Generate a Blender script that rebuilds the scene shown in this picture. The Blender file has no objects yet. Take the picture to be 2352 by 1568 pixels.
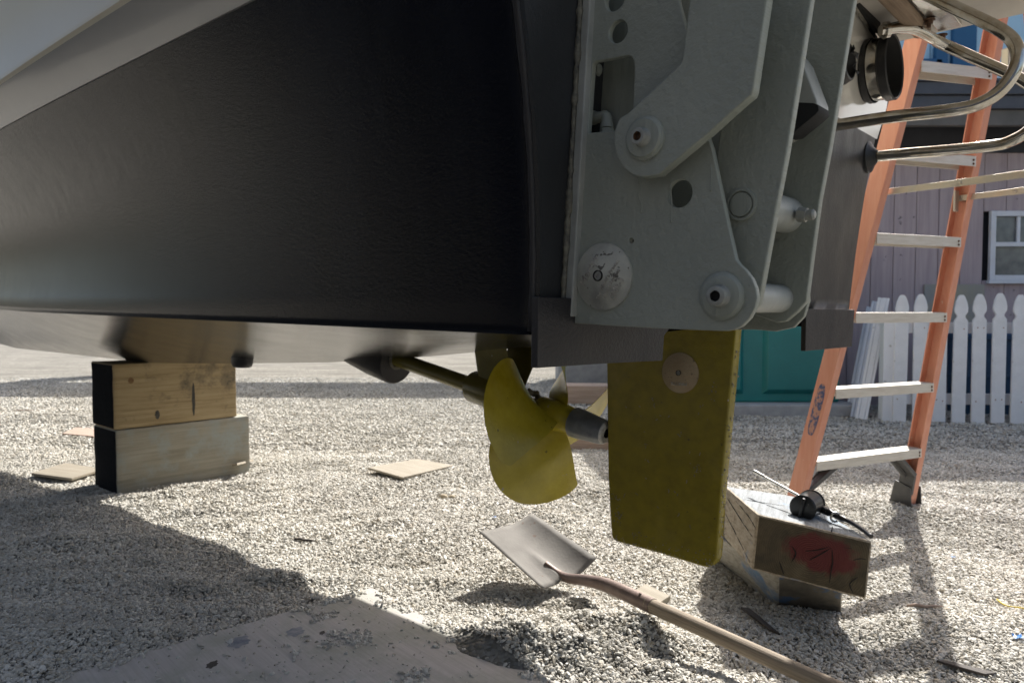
import bpy, bmesh, math, random
import numpy as np
from mathutils import Vector, Matrix, noise as mnoise

random.seed(7)
rng = np.random.default_rng(11)
scene = bpy.context.scene
COL = scene.collection
R = math.radians

# ---------------------------------------------------------------- camera
CAM_H, PITCH, FPX = 0.87, R(2.4), 1699.0
cd = bpy.data.cameras.new('camera'); cam = bpy.data.objects.new('camera', cd); COL.objects.link(cam)
cam.location = (0, 0, CAM_H); cam.rotation_euler = (math.pi / 2 - PITCH, 0, 0)
cd.sensor_width = 36; cd.sensor_fit = 'HORIZONTAL'; cd.lens = 36 * FPX / 2352
cd.clip_start = 0.02; cd.clip_end = 2000
cd.dof.use_dof = True; cd.dof.focus_distance = 1.25; cd.dof.aperture_fstop = 9.0
scene.camera = cam
# ---------------------------------------------------------------- sky and sun
SUNV = Vector((0.555, 0.905, 1.0)).normalized()          # towards the sun
w = bpy.data.worlds.new('World'); scene.world = w; w.use_nodes = True
nt = w.node_tree; bg = nt.nodes['Background']
sky = nt.nodes.new('ShaderNodeTexSky'); sky.sky_type = 'NISHITA'; sky.sun_disc = False
sky.sun_elevation = math.asin(SUNV.z); sky.sun_rotation = math.atan2(SUNV.x, SUNV.y)
sky.air_density = 1.0; sky.dust_density = 4.0; sky.ozone_density = 0.4
nt.links.new(sky.outputs[0], bg.inputs[0]); bg.inputs[1].default_value = 0.11
sl = bpy.data.lights.new('sun', 'SUN'); sun = bpy.data.objects.new('sun', sl); COL.objects.link(sun)
sl.energy = 4.9; sl.angle = R(0.55); sl.color = (1.0, 0.97, 0.93)
sun.rotation_euler = (-SUNV).to_track_quat('-Z', 'Y').to_euler()
vs = scene.view_settings
vs.view_transform = 'Standard'; vs.look = 'None'; vs.gamma = 1.0; vs.exposure = 0.95
try: vs.use_curve_mapping = False
except Exception: pass
scene.cycles.max_bounces = 8; scene.cycles.diffuse_bounces = 4; scene.cycles.glossy_bounces = 4
scene.cycles.sample_clamp_indirect = 6.0

# ---------------------------------------------------------------- places from directions
def ray(u, v):
    x, y = (u - 1176) / FPX, (784 - v) / FPX
    return Vector((x, math.cos(PITCH) + y * math.sin(PITCH), -math.sin(PITCH) + y * math.cos(PITCH)))
C0 = Vector((0, 0, CAM_H))
def at_y(u, v, Y):
    d = ray(u, v); return C0 + d * (Y / d.y)
def at_z(u, v, z=0.0):
    d = ray(u, v); return C0 + d * ((z - CAM_H) / d.z)
# the boat's own axes: s from port chine to starboard, t from transom forward
TH = R(48.0)
TV = Vector((math.cos(TH), math.sin(TH), 0)); FV = Vector((-math.sin(TH), math.cos(TH), 0)); UP = Vector((0, 0, 1))
B0 = Vector((0.027, 1.05, 0)); RAKE = 0.07; Z0 = 0.835
def st(s, t, z): return B0 + TV * s + FV * t + UP * z
def on_s(u, v, s):                                     # onto the fore-and-aft plane s
    d = ray(u, v); k = (B0 + TV * s - C0).dot(TV) / d.dot(TV); return C0 + d * k
def on_t(u, v, t=0.0):                                 # onto the raked transom plane, t forward of it
    d = ray(u, v); n = FV + UP * RAKE
    k = (B0 + FV * t + UP * Z0 - C0).dot(n) / d.dot(n); return C0 + d * k
def to_st(p):
    q = p - B0; return q.dot(TV), q.dot(FV), p.z

# ---------------------------------------------------------------- materials
def node_mat(name):
    m = bpy.data.materials.new(name); m.use_nodes = True
    return m, m.node_tree.nodes, m.node_tree.links, m.node_tree.nodes['Principled BSDF']
def noise(N, L, vec, scale, detail=4, rough=0.6, stretch=None):
    if stretch:
        mp = N.new('ShaderNodeMapping'); mp.inputs['Scale'].default_value = stretch
        L.new(vec, mp.inputs[0]); vec = mp.outputs[0]
    n = N.new('ShaderNodeTexNoise'); n.inputs['Scale'].default_value = scale
    n.inputs['Detail'].default_value = detail; n.inputs['Roughness'].default_value = rough
    L.new(vec, n.inputs['Vector']); return n.outputs['Fac']
def ramp(N, L, fac, stops):
    r = N.new('ShaderNodeValToRGB'); e = r.color_ramp.elements
    while len(e) < len(stops): e.new(0.5)
    for i, (p, c) in enumerate(stops):
        e[i].position = p; e[i].color = (*c, 1) if len(c) == 3 else c
    L.new(fac, r.inputs[0]); return r.outputs[0]
def mixc(N, L, fac, a, b):
    m = N.new('ShaderNodeMix'); m.data_type = 'RGBA'
    if isinstance(fac, float): m.inputs[0].default_value = fac
    else: L.new(fac, m.inputs[0])
    for sock, c in ((m.inputs[6], a), (m.inputs[7], b)):
        if isinstance(c, tuple): sock.default_value = (*c, 1)
        else: L.new(c, sock)
    return m.outputs[2]
def math_(N, L, op, a, b=0.0, clamp=False):
    m = N.new('ShaderNodeMath'); m.operation = op; m.use_clamp = clamp
    for sock, c in ((m.inputs[0], a), (m.inputs[1], b)):
        if isinstance(c, (int, float)): sock.default_value = c
        else: L.new(c, sock)
    return m.outputs[0]
def coords(N, kind='Object'):
    return N.new('ShaderNodeTexCoord').outputs[kind]
def bump(N, L, bsdf, h, strength, dist):
    b = N.new('ShaderNodeBump'); b.inputs['Strength'].default_value = strength; b.inputs['Distance'].default_value = dist
    L.new(h, b.inputs['Height']); L.new(b.outputs[0], bsdf.inputs['Normal'])
def paint(name, c, c2=None, vscale=6, rough=0.5, metal=0.0, bs=60, bstr=0.3, bdist=0.002, stretch=None,
          spots=None, sscale=30, sthr=0.66, rvar=0.0, coat=0.0, spec=0.5, lo=0.35, hi=0.68, bdet=3):
    m, N, L, P = node_mat(name); v = coords(N)
    col = (*c, 1)
    if c2:
        out = ramp(N, L, noise(N, L, v, vscale, 5, 0.6, stretch), [(lo, c), (hi, c2)])
    else: out = None
    if spots:
        f = noise(N, L, v, sscale, 4, 0.55)
        mask = ramp(N, L, f, [(sthr, (0, 0, 0)), (sthr + 0.03, (1, 1, 1))])
        out = mixc(N, L, mask, out if out is not None else tuple(c), tuple(spots))
    if out is None: P.inputs['Base Color'].default_value = col
    else: L.new(out, P.inputs['Base Color'])
    P.inputs['Roughness'].default_value = rough; P.inputs['Metallic'].default_value = metal
    P.inputs['Specular IOR Level'].default_value = spec
    P.inputs['Coat Weight'].default_value = coat; P.inputs['Coat Roughness'].default_value = 0.08
    if rvar:
        f = noise(N, L, v, vscale * 1.7, 4, 0.6, stretch)
        r = math_(N, L, 'ADD', math_(N, L, 'MULTIPLY', math_(N, L, 'SUBTRACT', f, 0.5), rvar * 2), rough)
        L.new(r, P.inputs['Roughness'])
    if bstr: bump(N, L, P, noise(N, L, v, bs, bdet, 0.55, stretch), bstr, bdist)
    return m
def wood(name, c1, c2, c3, axis=0, scale=9, rough=0.8, bstr=0.5, bdist=0.003, stain=None, stscale=5, stthr=0.55, fine=1.0):
    m, N, L, P = node_mat(name); v = coords(N)
    s = [22.0 * fine] * 3; s[axis] = 1.0
    f1 = noise(N, L, v, scale * 0.45, 6, 0.65, tuple(s))
    f2 = noise(N, L, v, scale, 3, 0.5)
    col = ramp(N, L, f1, [(0.3, c1), (0.52, c2), (0.72, c3)])
    col = mixc(N, L, math_(N, L, 'MULTIPLY', f2, 0.55), col, c1)
    if stain:
        mk = ramp(N, L, noise(N, L, v, stscale, 6, 0.7), [(stthr, (0, 0, 0)), (stthr + 0.16, (1, 1, 1))])
        col = mixc(N, L, mk, col, stain)
    L.new(col, P.inputs['Base Color']); P.inputs['Roughness'].default_value = rough
    bump(N, L, P, f1, bstr, bdist); return m

MT = {}
# black antifouling paint: rolled on in vertical strokes
def antifoul(name, c, rough, stretch, spec=0.4, bs=0.32, rv=0.35):
    m, N, L, P = node_mat(name); v = coords(N)
    big = noise(N, L, v, 2.2, 5, 0.62, stretch); fine = noise(N, L, v, 150, 3, 0.6); mid = noise(N, L, v, 14, 4, 0.6, stretch)
    grit = noise(N, L, v, 420, 2, 0.5)
    col = ramp(N, L, big, [(0.35, c), (0.7, tuple(k * 1.9 + 0.002 for k in c))])
    scuff = ramp(N, L, noise(N, L, v, 55, 5, 0.7, (0.5, 0.5, 3)), [(0.70, (0, 0, 0)), (0.86, (1, 1, 1))])
    col = mixc(N, L, math_(N, L, 'MULTIPLY', scuff, 0.22), col, (0.09, 0.09, 0.085))
    L.new(col, P.inputs['Base Color'])
    r = math_(N, L, 'ADD', math_(N, L, 'MULTIPLY', math_(N, L, 'SUBTRACT', mid, 0.5), rv), rough)
    L.new(r, P.inputs['Roughness']); P.inputs['Specular IOR Level'].default_value = spec
    h = math_(N, L, 'ADD', math_(N, L, 'MULTIPLY', fine, 0.7), math_(N, L, 'MULTIPLY', grit, 0.35))
    h = math_(N, L, 'ADD', h, math_(N, L, 'MULTIPLY', mid, 0.22))
    bump(N, L, P, h, bs, 0.0030); return m
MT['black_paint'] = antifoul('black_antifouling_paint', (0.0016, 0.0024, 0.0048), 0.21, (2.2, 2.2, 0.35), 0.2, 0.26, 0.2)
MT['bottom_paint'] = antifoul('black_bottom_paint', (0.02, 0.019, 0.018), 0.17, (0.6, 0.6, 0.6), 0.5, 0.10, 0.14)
MT['fin_paint'] = antifoul('black_fin_paint', (0.015, 0.0145, 0.0155), 0.42, (1, 1, 1), 0.28, 0.6)
MT['transom_paint'] = antifoul('dark_transom_paint', (0.017, 0.018, 0.019), 0.38, (1, 1, 0.6), 0.25)
MT['gelcoat'] = paint('cream_gelcoat', (0.80, 0.75, 0.60), (0.76, 0.71, 0.57), 1.5, 0.3, bs=2.2, bstr=0.3, bdist=0.02, spec=0.12)
MT['boot'] = paint('grey_boot_band', (0.43, 0.42, 0.39), (0.36, 0.36, 0.35), 1.2, 0.2, bs=4, bstr=0.08, bdist=0.008, coat=0.3)
MT['white_transom'] = paint('white_transom_gelcoat', (0.74, 0.72, 0.66), (0.66, 0.63, 0.56), 3, 0.16, bstr=0.05, coat=0.4)
MT['underside'] = paint('platform_underside', (0.58, 0.55, 0.49), (0.47, 0.44, 0.40), 5, 0.55, bs=40, bstr=0.25)
def bracket_mat():
    m, N, L, P = node_mat('grey_brushed_paint'); v = coords(N)
    big = noise(N, L, v, 5, 5, 0.6)
    col = ramp(N, L, big, [(0.3, (0.25, 0.27, 0.232)), (0.72, (0.31, 0.33, 0.285))])
    L.new(col, P.inputs['Base Color']); P.inputs['Roughness'].default_value = 0.46; P.inputs['Specular IOR Level'].default_value = 0.4
    h1 = noise(N, L, v, 16, 4, 0.6, (6, 6, 0.35)); h2 = noise(N, L, v, 70, 3, 0.6); h3 = noise(N, L, v, 7, 2, 0.5)
    h = math_(N, L, 'ADD', math_(N, L, 'MULTIPLY', h1, 0.9), math_(N, L, 'MULTIPLY', h2, 0.12))
    h = math_(N, L, 'ADD', h, math_(N, L, 'MULTIPLY', h3, 0.6))
    bump(N, L, P, h, 0.6, 0.004); return m
MT['bracket'] = bracket_mat()
MT['bracket_pale'] = paint('bracket_grey_lightened', (0.36, 0.37, 0.34), (0.27, 0.28, 0.255), 18, 0.45, bs=55, bstr=0.35, stretch=(1, 1, 1))  # paler bracket grey; on the arm channel it carries sky light
MT['bolt'] = paint('painted_bolt', (0.30, 0.31, 0.28), (0.22, 0.22, 0.2), 60, 0.4, bs=120, bstr=0.4)
MT['rust'] = paint('rusty_socket', (0.05, 0.028, 0.018), (0.16, 0.08, 0.04), 200, 0.7, bs=300)
MT['dark'] = paint('cavity_shade_black', (0.012, 0.012, 0.012), rough=0.8, bstr=0)  # near-black colour stands for the shade inside openings
MT['sealant'] = paint('crusty_sealant', (0.17, 0.16, 0.12), (0.05, 0.05, 0.042), 90, 0.7, bs=140, bstr=0.8, bdist=0.004)
MT['zinc'] = paint('corroded_zinc', (0.26, 0.265, 0.24), (0.55, 0.55, 0.47), 11, 0.5, 0.2, bs=90, bstr=0.35, spots=(0.13, 0.125, 0.105), sscale=70, sthr=0.63)
MT['zinc_tan'] = paint('tan_oxidised_zinc', (0.36, 0.27, 0.165), (0.44, 0.35, 0.23), 30, 0.6, 0.2, bs=160, bstr=0.6, spots=(0.17, 0.13, 0.085), sscale=120, sthr=0.64)
MT['zinc_grey'] = paint('grey_zinc_nut', (0.17, 0.18, 0.185), (0.27, 0.28, 0.28), 25, 0.42, 0.5, bs=120, bstr=0.3)
MT['zinc_face'] = paint('pale_zinc_chamfer', (0.58, 0.56, 0.5), (0.20, 0.19, 0.175), 70, 0.55, 0.3, bs=160, bstr=0.6)
def olive(name, c1, c2, flake=True, sthr=0.705, stretch=None):
    m, N, L, P = node_mat(name); v = coords(N)
    col = ramp(N, L, noise(N, L, v, 9, 6, 0.7, stretch), [(0.32, c1), (0.7, c2)])
    wash = ramp(N, L, noise(N, L, v, 3.3, 5, 0.65), [(0.52, (0, 0, 0)), (0.72, (1, 1, 1))])
    col = mixc(N, L, math_(N, L, 'MULTIPLY', wash, 0.3), col, (0.36, 0.30, 0.12))
    pit = ramp(N, L, noise(N, L, v, 75, 3, 0.5), [(0.70, (0, 0, 0)), (0.76, (1, 1, 1))])
    col = mixc(N, L, math_(N, L, 'MULTIPLY', pit, 0.75), col, (0.03, 0.028, 0.012))
    if flake:
        fl = ramp(N, L, noise(N, L, v, 24, 6, 0.62), [(sthr, (0, 0, 0)), (sthr + 0.012, (1, 1, 1))])
        col = mixc(N, L, fl, col, (0.34, 0.30, 0.23))
    L.new(col, P.inputs['Base Color'])
    P.inputs['Roughness'].default_value = 0.27; P.inputs['Specular IOR Level'].default_value = 0.5
    h = math_(N, L, 'ADD', math_(N, L, 'MULTIPLY', noise(N, L, v, 130, 3, 0.5), 0.7), noise(N, L, v, 20, 3, 0.5))
    bump(N, L, P, h, 0.25, 0.0025); return m
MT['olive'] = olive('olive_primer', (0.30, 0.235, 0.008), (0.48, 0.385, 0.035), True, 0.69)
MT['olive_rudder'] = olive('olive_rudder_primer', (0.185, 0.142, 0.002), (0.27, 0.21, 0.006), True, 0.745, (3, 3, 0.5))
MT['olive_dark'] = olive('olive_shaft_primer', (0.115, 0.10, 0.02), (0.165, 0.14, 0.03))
MT['flaking'] = paint('flaking_barnacle_grey', (0.30, 0.27, 0.22), (0.15, 0.12, 0.05), 40, 0.8, bs=110, bstr=0.9, bdist=0.006)
def chrome():
    m, N, L, P = node_mat('polished_stainless'); v = coords(N)
    f = noise(N, L, v, 26, 5, 0.65)
    L.new(ramp(N, L, f, [(0.4, (0.62, 0.60, 0.56)), (0.72, (0.42, 0.36, 0.26))]), P.inputs['Base Color'])
    P.inputs['Metallic'].default_value = 1.0
    L.new(ramp(N, L, f, [(0.4, (0.09,) * 3), (0.75, (0.3,) * 3)]), P.inputs['Roughness'])
    bump(N, L, P, noise(N, L, v, 60, 3, 0.5), 0.05, 0.002); return m
MT['chrome'] = chrome()
MT['steel'] = paint('bright_flat_steel', (0.62, 0.62, 0.60), (0.48, 0.46, 0.42), 20, 0.25, 1.0, bs=50, bstr=0.15)
MT['rubber'] = paint('black_rubber', (0.014, 0.014, 0.015), (0.03, 0.03, 0.03), 30, 0.42, bs=80, bstr=0.25)
MT['teak'] = wood('weathered_teak', (0.17, 0.12, 0.08), (0.30, 0.22, 0.155), (0.36, 0.28, 0.2), 0, 12)
MT['ladder_orange'] = paint('faded_orange_fibreglass', (0.56, 0.235, 0.15), (0.61, 0.30, 0.205), 9, 0.55, bs=120, bstr=0.4, stretch=(6, 6, 0.6), spots=(0.62, 0.50, 0.40), sscale=26, sthr=0.73)
MT['ladder_label'] = paint('worn_blue_label', (0.06, 0.075, 0.16), (0.42, 0.22, 0.16), 55, 0.6, bs=120, lo=0.46, hi=0.56)
MT['alu'] = paint('oxidised_aluminium', (0.60, 0.58, 0.53), (0.50, 0.47, 0.41), 14, 0.42, 0.35, bs=60, bstr=0.2, stretch=(1, 1, 8))
MT['galv'] = paint('galvanised_bar', (0.42, 0.41, 0.37), (0.50, 0.44, 0.34), 16, 0.45, 0.7, bs=90, bstr=0.3)
MT['dark_plastic'] = paint('dark_grey_plastic', (0.055, 0.055, 0.056), (0.085, 0.083, 0.08), 18, 0.6, bs=80)
MT['gun_black'] = paint('worn_black_enamel', (0.012, 0.012, 0.013), (0.02, 0.02, 0.02), 30, 0.3, bs=60, bstr=0.15, spots=(0.25, 0.24, 0.22), sscale=60, sthr=0.70)
MT['blade'] = paint('dusty_shovel_steel', (0.215, 0.205, 0.185), (0.165, 0.155, 0.14), 10, 0.8, 0.0, spec=0.2, bs=120, bstr=0.3, spots=(0.16, 0.12, 0.095), sscale=45, sthr=0.68)
MT['socket'] = paint('brown_rusty_steel', (0.15, 0.105, 0.085), (0.21, 0.155, 0.13), 30, 0.5, 0.3, bs=120, bstr=0.35)
MT['handle'] = wood('grey_ash_handle', (0.17, 0.135, 0.095), (0.32, 0.26, 0.19), (0.40, 0.34, 0.26), 0, 14, fine=1.6)
MT['block_new'] = wood('yellow_timber', (0.25, 0.18, 0.085), (0.40, 0.305, 0.165), (0.48, 0.38, 0.22), 0, 7, stain=(0.12, 0.095, 0.06), stscale=5, stthr=0.52)
MT['block_old'] = wood('grey_timber', (0.22, 0.20, 0.145), (0.34, 0.31, 0.24), (0.41, 0.385, 0.31), 0, 6, stain=(0.30, 0.32, 0.29), stscale=6, stthr=0.48)
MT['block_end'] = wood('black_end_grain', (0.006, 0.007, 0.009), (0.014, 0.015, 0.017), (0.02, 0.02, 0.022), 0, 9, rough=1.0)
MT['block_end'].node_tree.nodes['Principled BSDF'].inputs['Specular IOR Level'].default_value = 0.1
MT['ply'] = wood('grey_plywood', (0.40, 0.37, 0.34), (0.49, 0.46, 0.43), (0.55, 0.52, 0.49), 0, 6, stain=(0.36, 0.35, 0.30), stscale=4, stthr=0.47, fine=1.5)
MT['ply_tan'] = wood('tan_plywood', (0.21, 0.18, 0.13), (0.31, 0.275, 0.215), (0.37, 0.335, 0.27), 0, 9)
MT['dark_wood'] = wood('dark_wet_wood', (0.03, 0.025, 0.022), (0.07, 0.058, 0.05), (0.11, 0.095, 0.085), 0, 16)
MT['pink_wood'] = wood('pinkish_timber', (0.26, 0.185, 0.14), (0.40, 0.305, 0.24), (0.48, 0.38, 0.31), 0, 7)
MT['side_timber'] = wood('painted_cream_timber', (0.20, 0.155, 0.10), (0.43, 0.37, 0.28), (0.54, 0.48, 0.39), 1, 9, bstr=0.9, stain=(0.10, 0.20, 0.36), stscale=7, stthr=0.60)
MT['side_timber2'] = wood('grey_blue_timber', (0.20, 0.18, 0.14), (0.36, 0.34, 0.29), (0.45, 0.43, 0.38), 1, 9, stain=(0.08, 0.19, 0.36), stscale=6, stthr=0.50)
MT['top_timber'] = wood('blue_washed_timber', (0.12, 0.125, 0.125), (0.25, 0.275, 0.29), (0.35, 0.38, 0.39), 1, 10, bstr=0.9, stain=(0.14, 0.26, 0.42), stscale=5, stthr=0.58)
def end_red():
    m, N, L, P = node_mat('red_daubed_end_grain'); v = coords(N)
    wv = N.new('ShaderNodeTexWave'); wv.wave_type = 'RINGS'; wv.rings_direction = 'Y'
    wv.inputs['Scale'].default_value = 55; wv.inputs['Distortion'].default_value = 2.2; wv.inputs['Detail'].default_value = 3
    L.new(v, wv.inputs[0])
    n1 = noise(N, L, v, 16, 5, 0.6)
    base = ramp(N, L, n1, [(0.3, (0.04, 0.03, 0.017)), (0.55, (0.10, 0.078, 0.043)), (0.75, (0.15, 0.12, 0.07))])
    base = mixc(N, L, math_(N, L, 'MULTIPLY', wv.outputs['Fac'], 0.35), base, (0.045, 0.036, 0.022))
    sx = N.new('ShaderNodeSeparateXYZ'); L.new(v, sx.inputs[0])
    dx = math_(N, L, 'DIVIDE', math_(N, L, 'ADD', sx.outputs[0], -0.025), 0.10)
    dz = math_(N, L, 'DIVIDE', math_(N, L, 'ADD', sx.outputs[2], -0.012), 0.058)
    rr = math_(N, L, 'SQRT', math_(N, L, 'ADD', math_(N, L, 'MULTIPLY', dx, dx), math_(N, L, 'MULTIPLY', dz, dz)))
    rr = math_(N, L, 'ADD', rr, math_(N, L, 'MULTIPLY', math_(N, L, 'SUBTRACT', noise(N, L, v, 22, 5, 0.7), 0.5), 1.1))
    red = ramp(N, L, rr, [(0.75, (1, 1, 1)), (1.3, (0, 0, 0))])
    col = mixc(N, L, math_(N, L, 'MULTIPLY', red, 0.85), base, (0.115, 0.012, 0.014))
    wh = ramp(N, L, noise(N, L, v, 32, 5, 0.7), [(0.72, (0, 0, 0)), (0.75, (1, 1, 1))])
    col = mixc(N, L, math_(N, L, 'MULTIPLY', wh, 0.8), col, (0.5, 0.47, 0.42))
    L.new(col, P.inputs['Base Color']); P.inputs['Roughness'].default_value = 0.8
    h = math_(N, L, 'ADD', math_(N, L, 'MULTIPLY', wv.outputs['Fac'], 0.4), n1)
    bump(N, L, P, h, 0.5, 0.004); return m
MT['end_red'] = end_red()
def end_blue():
    m, N, L, P = node_mat('blue_daubed_end_grain'); v = coords(N)
    base = ramp(N, L, noise(N, L, v, 18, 5, 0.6), [(0.3, (0.06, 0.055, 0.045)), (0.7, (0.15, 0.135, 0.11))])
    bl = ramp(N, L, noise(N, L, v, 11, 3, 0.5), [(0.56, (0, 0, 0)), (0.62, (1, 1, 1))])
    L.new(mixc(N, L, math_(N, L, 'MULTIPLY', bl, 0.75), base, (0.035, 0.11, 0.26)), P.inputs['Base Color'])
    P.inputs['Roughness'].default_value = 0.8
    bump(N, L, P, noise(N, L, v, 40, 4, 0.6), 0.5, 0.004); return m
MT['end_blue'] = end_blue()
MT['crack'] = paint('dark_check', (0.012, 0.010, 0.008), rough=0.9, bstr=0)
MT['white_picket'] = paint('white_fence_paint', (0.82, 0.83, 0.83), (0.74, 0.75, 0.75), 5, 0.55, bs=40, bstr=0.25, stretch=(2, 2, 0.5), spots=(0.50, 0.49, 0.46), sscale=14, sthr=0.66)
MT['nail'] = paint('rusty_nail', (0.32, 0.16, 0.07), rough=0.8, bstr=0)
MT['siding'] = paint('mauve_grey_siding', (0.36, 0.295, 0.31), (0.46, 0.385, 0.395), 5, 0.85, bs=30, bstr=0.5, bdist=0.006, stretch=(6, 6, 0.35), spots=(0.16, 0.135, 0.15), sscale=9, sthr=0.68)
MT['fascia'] = paint('slate_fascia', (0.045, 0.05, 0.062), (0.065, 0.07, 0.085), 5, 0.5, bs=30, bstr=0.2)
MT['soffit'] = paint('brown_soffit', (0.10, 0.095, 0.085), (0.14, 0.13, 0.12), 6, 0.8, bs=30)
MT['dark_board'] = paint('near_black_board', (0.018, 0.02, 0.026), (0.03, 0.032, 0.04), 5, 0.6, bs=30)  # near black; under the eave it stands for the soffit shadow
MT['frame_white'] = paint('white_window_paint', (0.66, 0.69, 0.74), (0.60, 0.62, 0.66), 8, 0.5, bs=40, bstr=0.1)
MT['patch'] = paint('grey_patch_board', (0.30, 0.30, 0.29), (0.36, 0.34, 0.26), 5, 0.8, bs=30)
MT['concrete'] = paint('grey_concrete', (0.30, 0.30, 0.30), (0.42, 0.42, 0.41), 8, 0.9, bs=60, bstr=0.5, bdist=0.004)
MT['teal'] = paint('teal_painted_steel', (0.006, 0.15, 0.145), (0.010, 0.18, 0.175), 4, 0.32, bs=20, bstr=0.12, spots=(0.35, 0.42, 0.40), sscale=42, sthr=0.745)
MT['washer'] = paint('pale_washer', (0.5, 0.47, 0.40), (0.4, 0.36, 0.3), 60, 0.5, bstr=0.1)
MT['lean_board'] = paint('blue_white_vinyl_board', (0.50, 0.56, 0.66), (0.60, 0.65, 0.72), 4, 0.45, bs=30, bstr=0.2, stretch=(10, 10, 0.5))
MT['blue_drum'] = paint('blue_plastic', (0.012, 0.055, 0.12), (0.02, 0.08, 0.16), 4, 0.4, bs=20, bstr=0.1)
MT['blue_wall'] = paint('pale_blue_panel', (0.36, 0.56, 0.70), (0.40, 0.60, 0.74), 2, 0.5, bs=10, bstr=0.05)
MT['blue_post'] = paint('deep_blue_post', (0.01, 0.085, 0.20), (0.012, 0.10, 0.22), 3, 0.5, bs=10, bstr=0.05)
MT['blue_scrap'] = paint('bright_blue_plastic', (0.01, 0.14, 0.42), rough=0.4, bstr=0)
MT['yellow_string'] = paint('yellow_string', (0.60, 0.45, 0.03), rough=0.6, bstr=0)
MT['stone'] = paint('tan_stone', (0.50, 0.42, 0.29), (0.36, 0.30, 0.22), 40, 0.85, bs=80, bstr=0.6)
MT['other_hull'] = paint('navy_hull', (0.022, 0.028, 0.045), rough=0.3, bstr=0)
def glass():
    m, N, L, P = node_mat('dusty_window_glass')
    P.inputs['Base Color'].default_value = (0.10, 0.115, 0.125, 1); P.inputs['Roughness'].default_value = 0.12
    v = coords(N); L.new(ramp(N, L, noise(N, L, v, 9, 5, 0.6), [(0.3, (0.07, 0.08, 0.09)), (0.7, (0.19, 0.20, 0.20))]), P.inputs['Base Color'])
    P.inputs['Coat Weight'].default_value = 0.8; P.inputs['Coat Roughness'].default_value = 0.03; return m
MT['glass'] = glass()
def pebble():
    m, N, L, P = node_mat('shell_gravel'); oi = N.new('ShaderNodeObjectInfo')
    c = ramp(N, L, oi.outputs['Random'], [(0.0, (0.42, 0.36, 0.27)), (0.16, (0.56, 0.525, 0.455)), (0.42, (0.50, 0.49, 0.445)), (0.62, (0.65, 0.625, 0.565)), (0.86, (0.80, 0.78, 0.72)), (1.0, (0.30, 0.28, 0.24))])
    v = coords(N); n = noise(N, L, v, 2.2, 3, 0.6)
    c = mixc(N, L, math_(N, L, 'MULTIPLY', n, 0.5), c, (0.48, 0.45, 0.38))
    pos = N.new('ShaderNodeNewGeometry').outputs['Position']
    d = ramp(N, L, noise(N, L, pos, 1.6, 6, 0.68), [(0.42, (0, 0, 0)), (0.68, (1, 1, 1))])
    c = mixc(N, L, math_(N, L, 'MULTIPLY', d, 0.55), c, (0.27, 0.255, 0.215))
    d2 = ramp(N, L, noise(N, L, pos, 7, 5, 0.7), [(0.55, (0, 0, 0)), (0.75, (1, 1, 1))])
    c = mixc(N, L, math_(N, L, 'MULTIPLY', d2, 0.45), c, (0.21, 0.195, 0.16))
    L.new(c, P.inputs['Base Color'])
    P.inputs['Roughness'].default_value = 0.75; P.inputs['Specular IOR Level'].default_value = 0.35; return m
MT['pebble'] = pebble()
def ground_mat():
    m, N, L, P = node_mat('gravel_yard'); v = coords(N)
    vo = N.new('ShaderNodeTexVoronoi'); vo.inputs['Scale'].default_value = 85; L.new(v, vo.inputs['Vector'])
    sep = N.new('ShaderNodeSeparateColor'); L.new(vo.outputs['Color'], sep.inputs[0])
    c = ramp(N, L, sep.outputs[0], [(0.0, (0.15, 0.14, 0.115)), (0.35, (0.24, 0.23, 0.20)), (0.7, (0.33, 0.315, 0.28)), (1.0, (0.44, 0.425, 0.385))])
    big = noise(N, L, v, 2.6, 6, 0.75, (0.35, 1.0, 1.0))
    big = ramp(N, L, big, [(0.38, (0, 0, 0)), (0.62, (1, 1, 1))])
    c = mixc(N, L, math_(N, L, 'MULTIPLY', big, 0.8), c, (0.165, 0.158, 0.14))
    L.new(c, P.inputs['Base Color']); P.inputs['Roughness'].default_value = 1.0; P.inputs['Specular IOR Level'].default_value = 0.0
    h = math_(N, L, 'SUBTRACT', 1.0, math_(N, L, 'MULTIPLY', vo.outputs['Distance'], 1.3))
    bump(N, L, P, h, 0.8, 0.008); return m
MT['ground'] = ground_mat()

# ---------------------------------------------------------------- mesh helpers
def tag(o, label=None, cat=None, group=None, kind=None):
    if label: o['label'] = label
    if cat: o['category'] = cat
    if group: o['group'] = group
    if kind: o['kind'] = kind
    return o
def par(o, p):
    if p is not None:
        o.parent = p
        o.matrix_parent_inverse = p['_w'] if False else WORLD[p.name].inverted()
WORLD = {}
def thing(name, loc, label, cat, group=None):
    o = bpy.data.objects.new(name, None); COL.objects.link(o); o.location = loc; o.empty_display_size = 0.1
    WORLD[o.name] = Matrix.Translation(Vector(loc)); return tag(o, label, cat, group)
def link(name, me, mat, parent=None, smooth=False, M=None):
    o = bpy.data.objects.new(name, me); COL.objects.link(o)
    mats = mat if isinstance(mat, (list, tuple)) else [mat]
    if len(me.materials) == 0:
        for k in mats: me.materials.append(MT[k])
    if smooth:
        me.polygons.foreach_set('use_smooth', [True] * len(me.polygons))
    M = M or Matrix.Identity(4)
    o.matrix_world = M; WORLD[o.name] = M.copy(); 
    if parent is not None:
        o.parent = parent; o.matrix_parent_inverse = WORLD[parent.name].inverted(); o.matrix_basis = M
    return o
def mesh(name, V, F, mi=None):
    me = bpy.data.meshes.new(name); me.from_pydata([tuple(v) for v in V], [], F)
    if mi: me.polygons.foreach_set('material_index', mi)
    me.update(); return me
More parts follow.
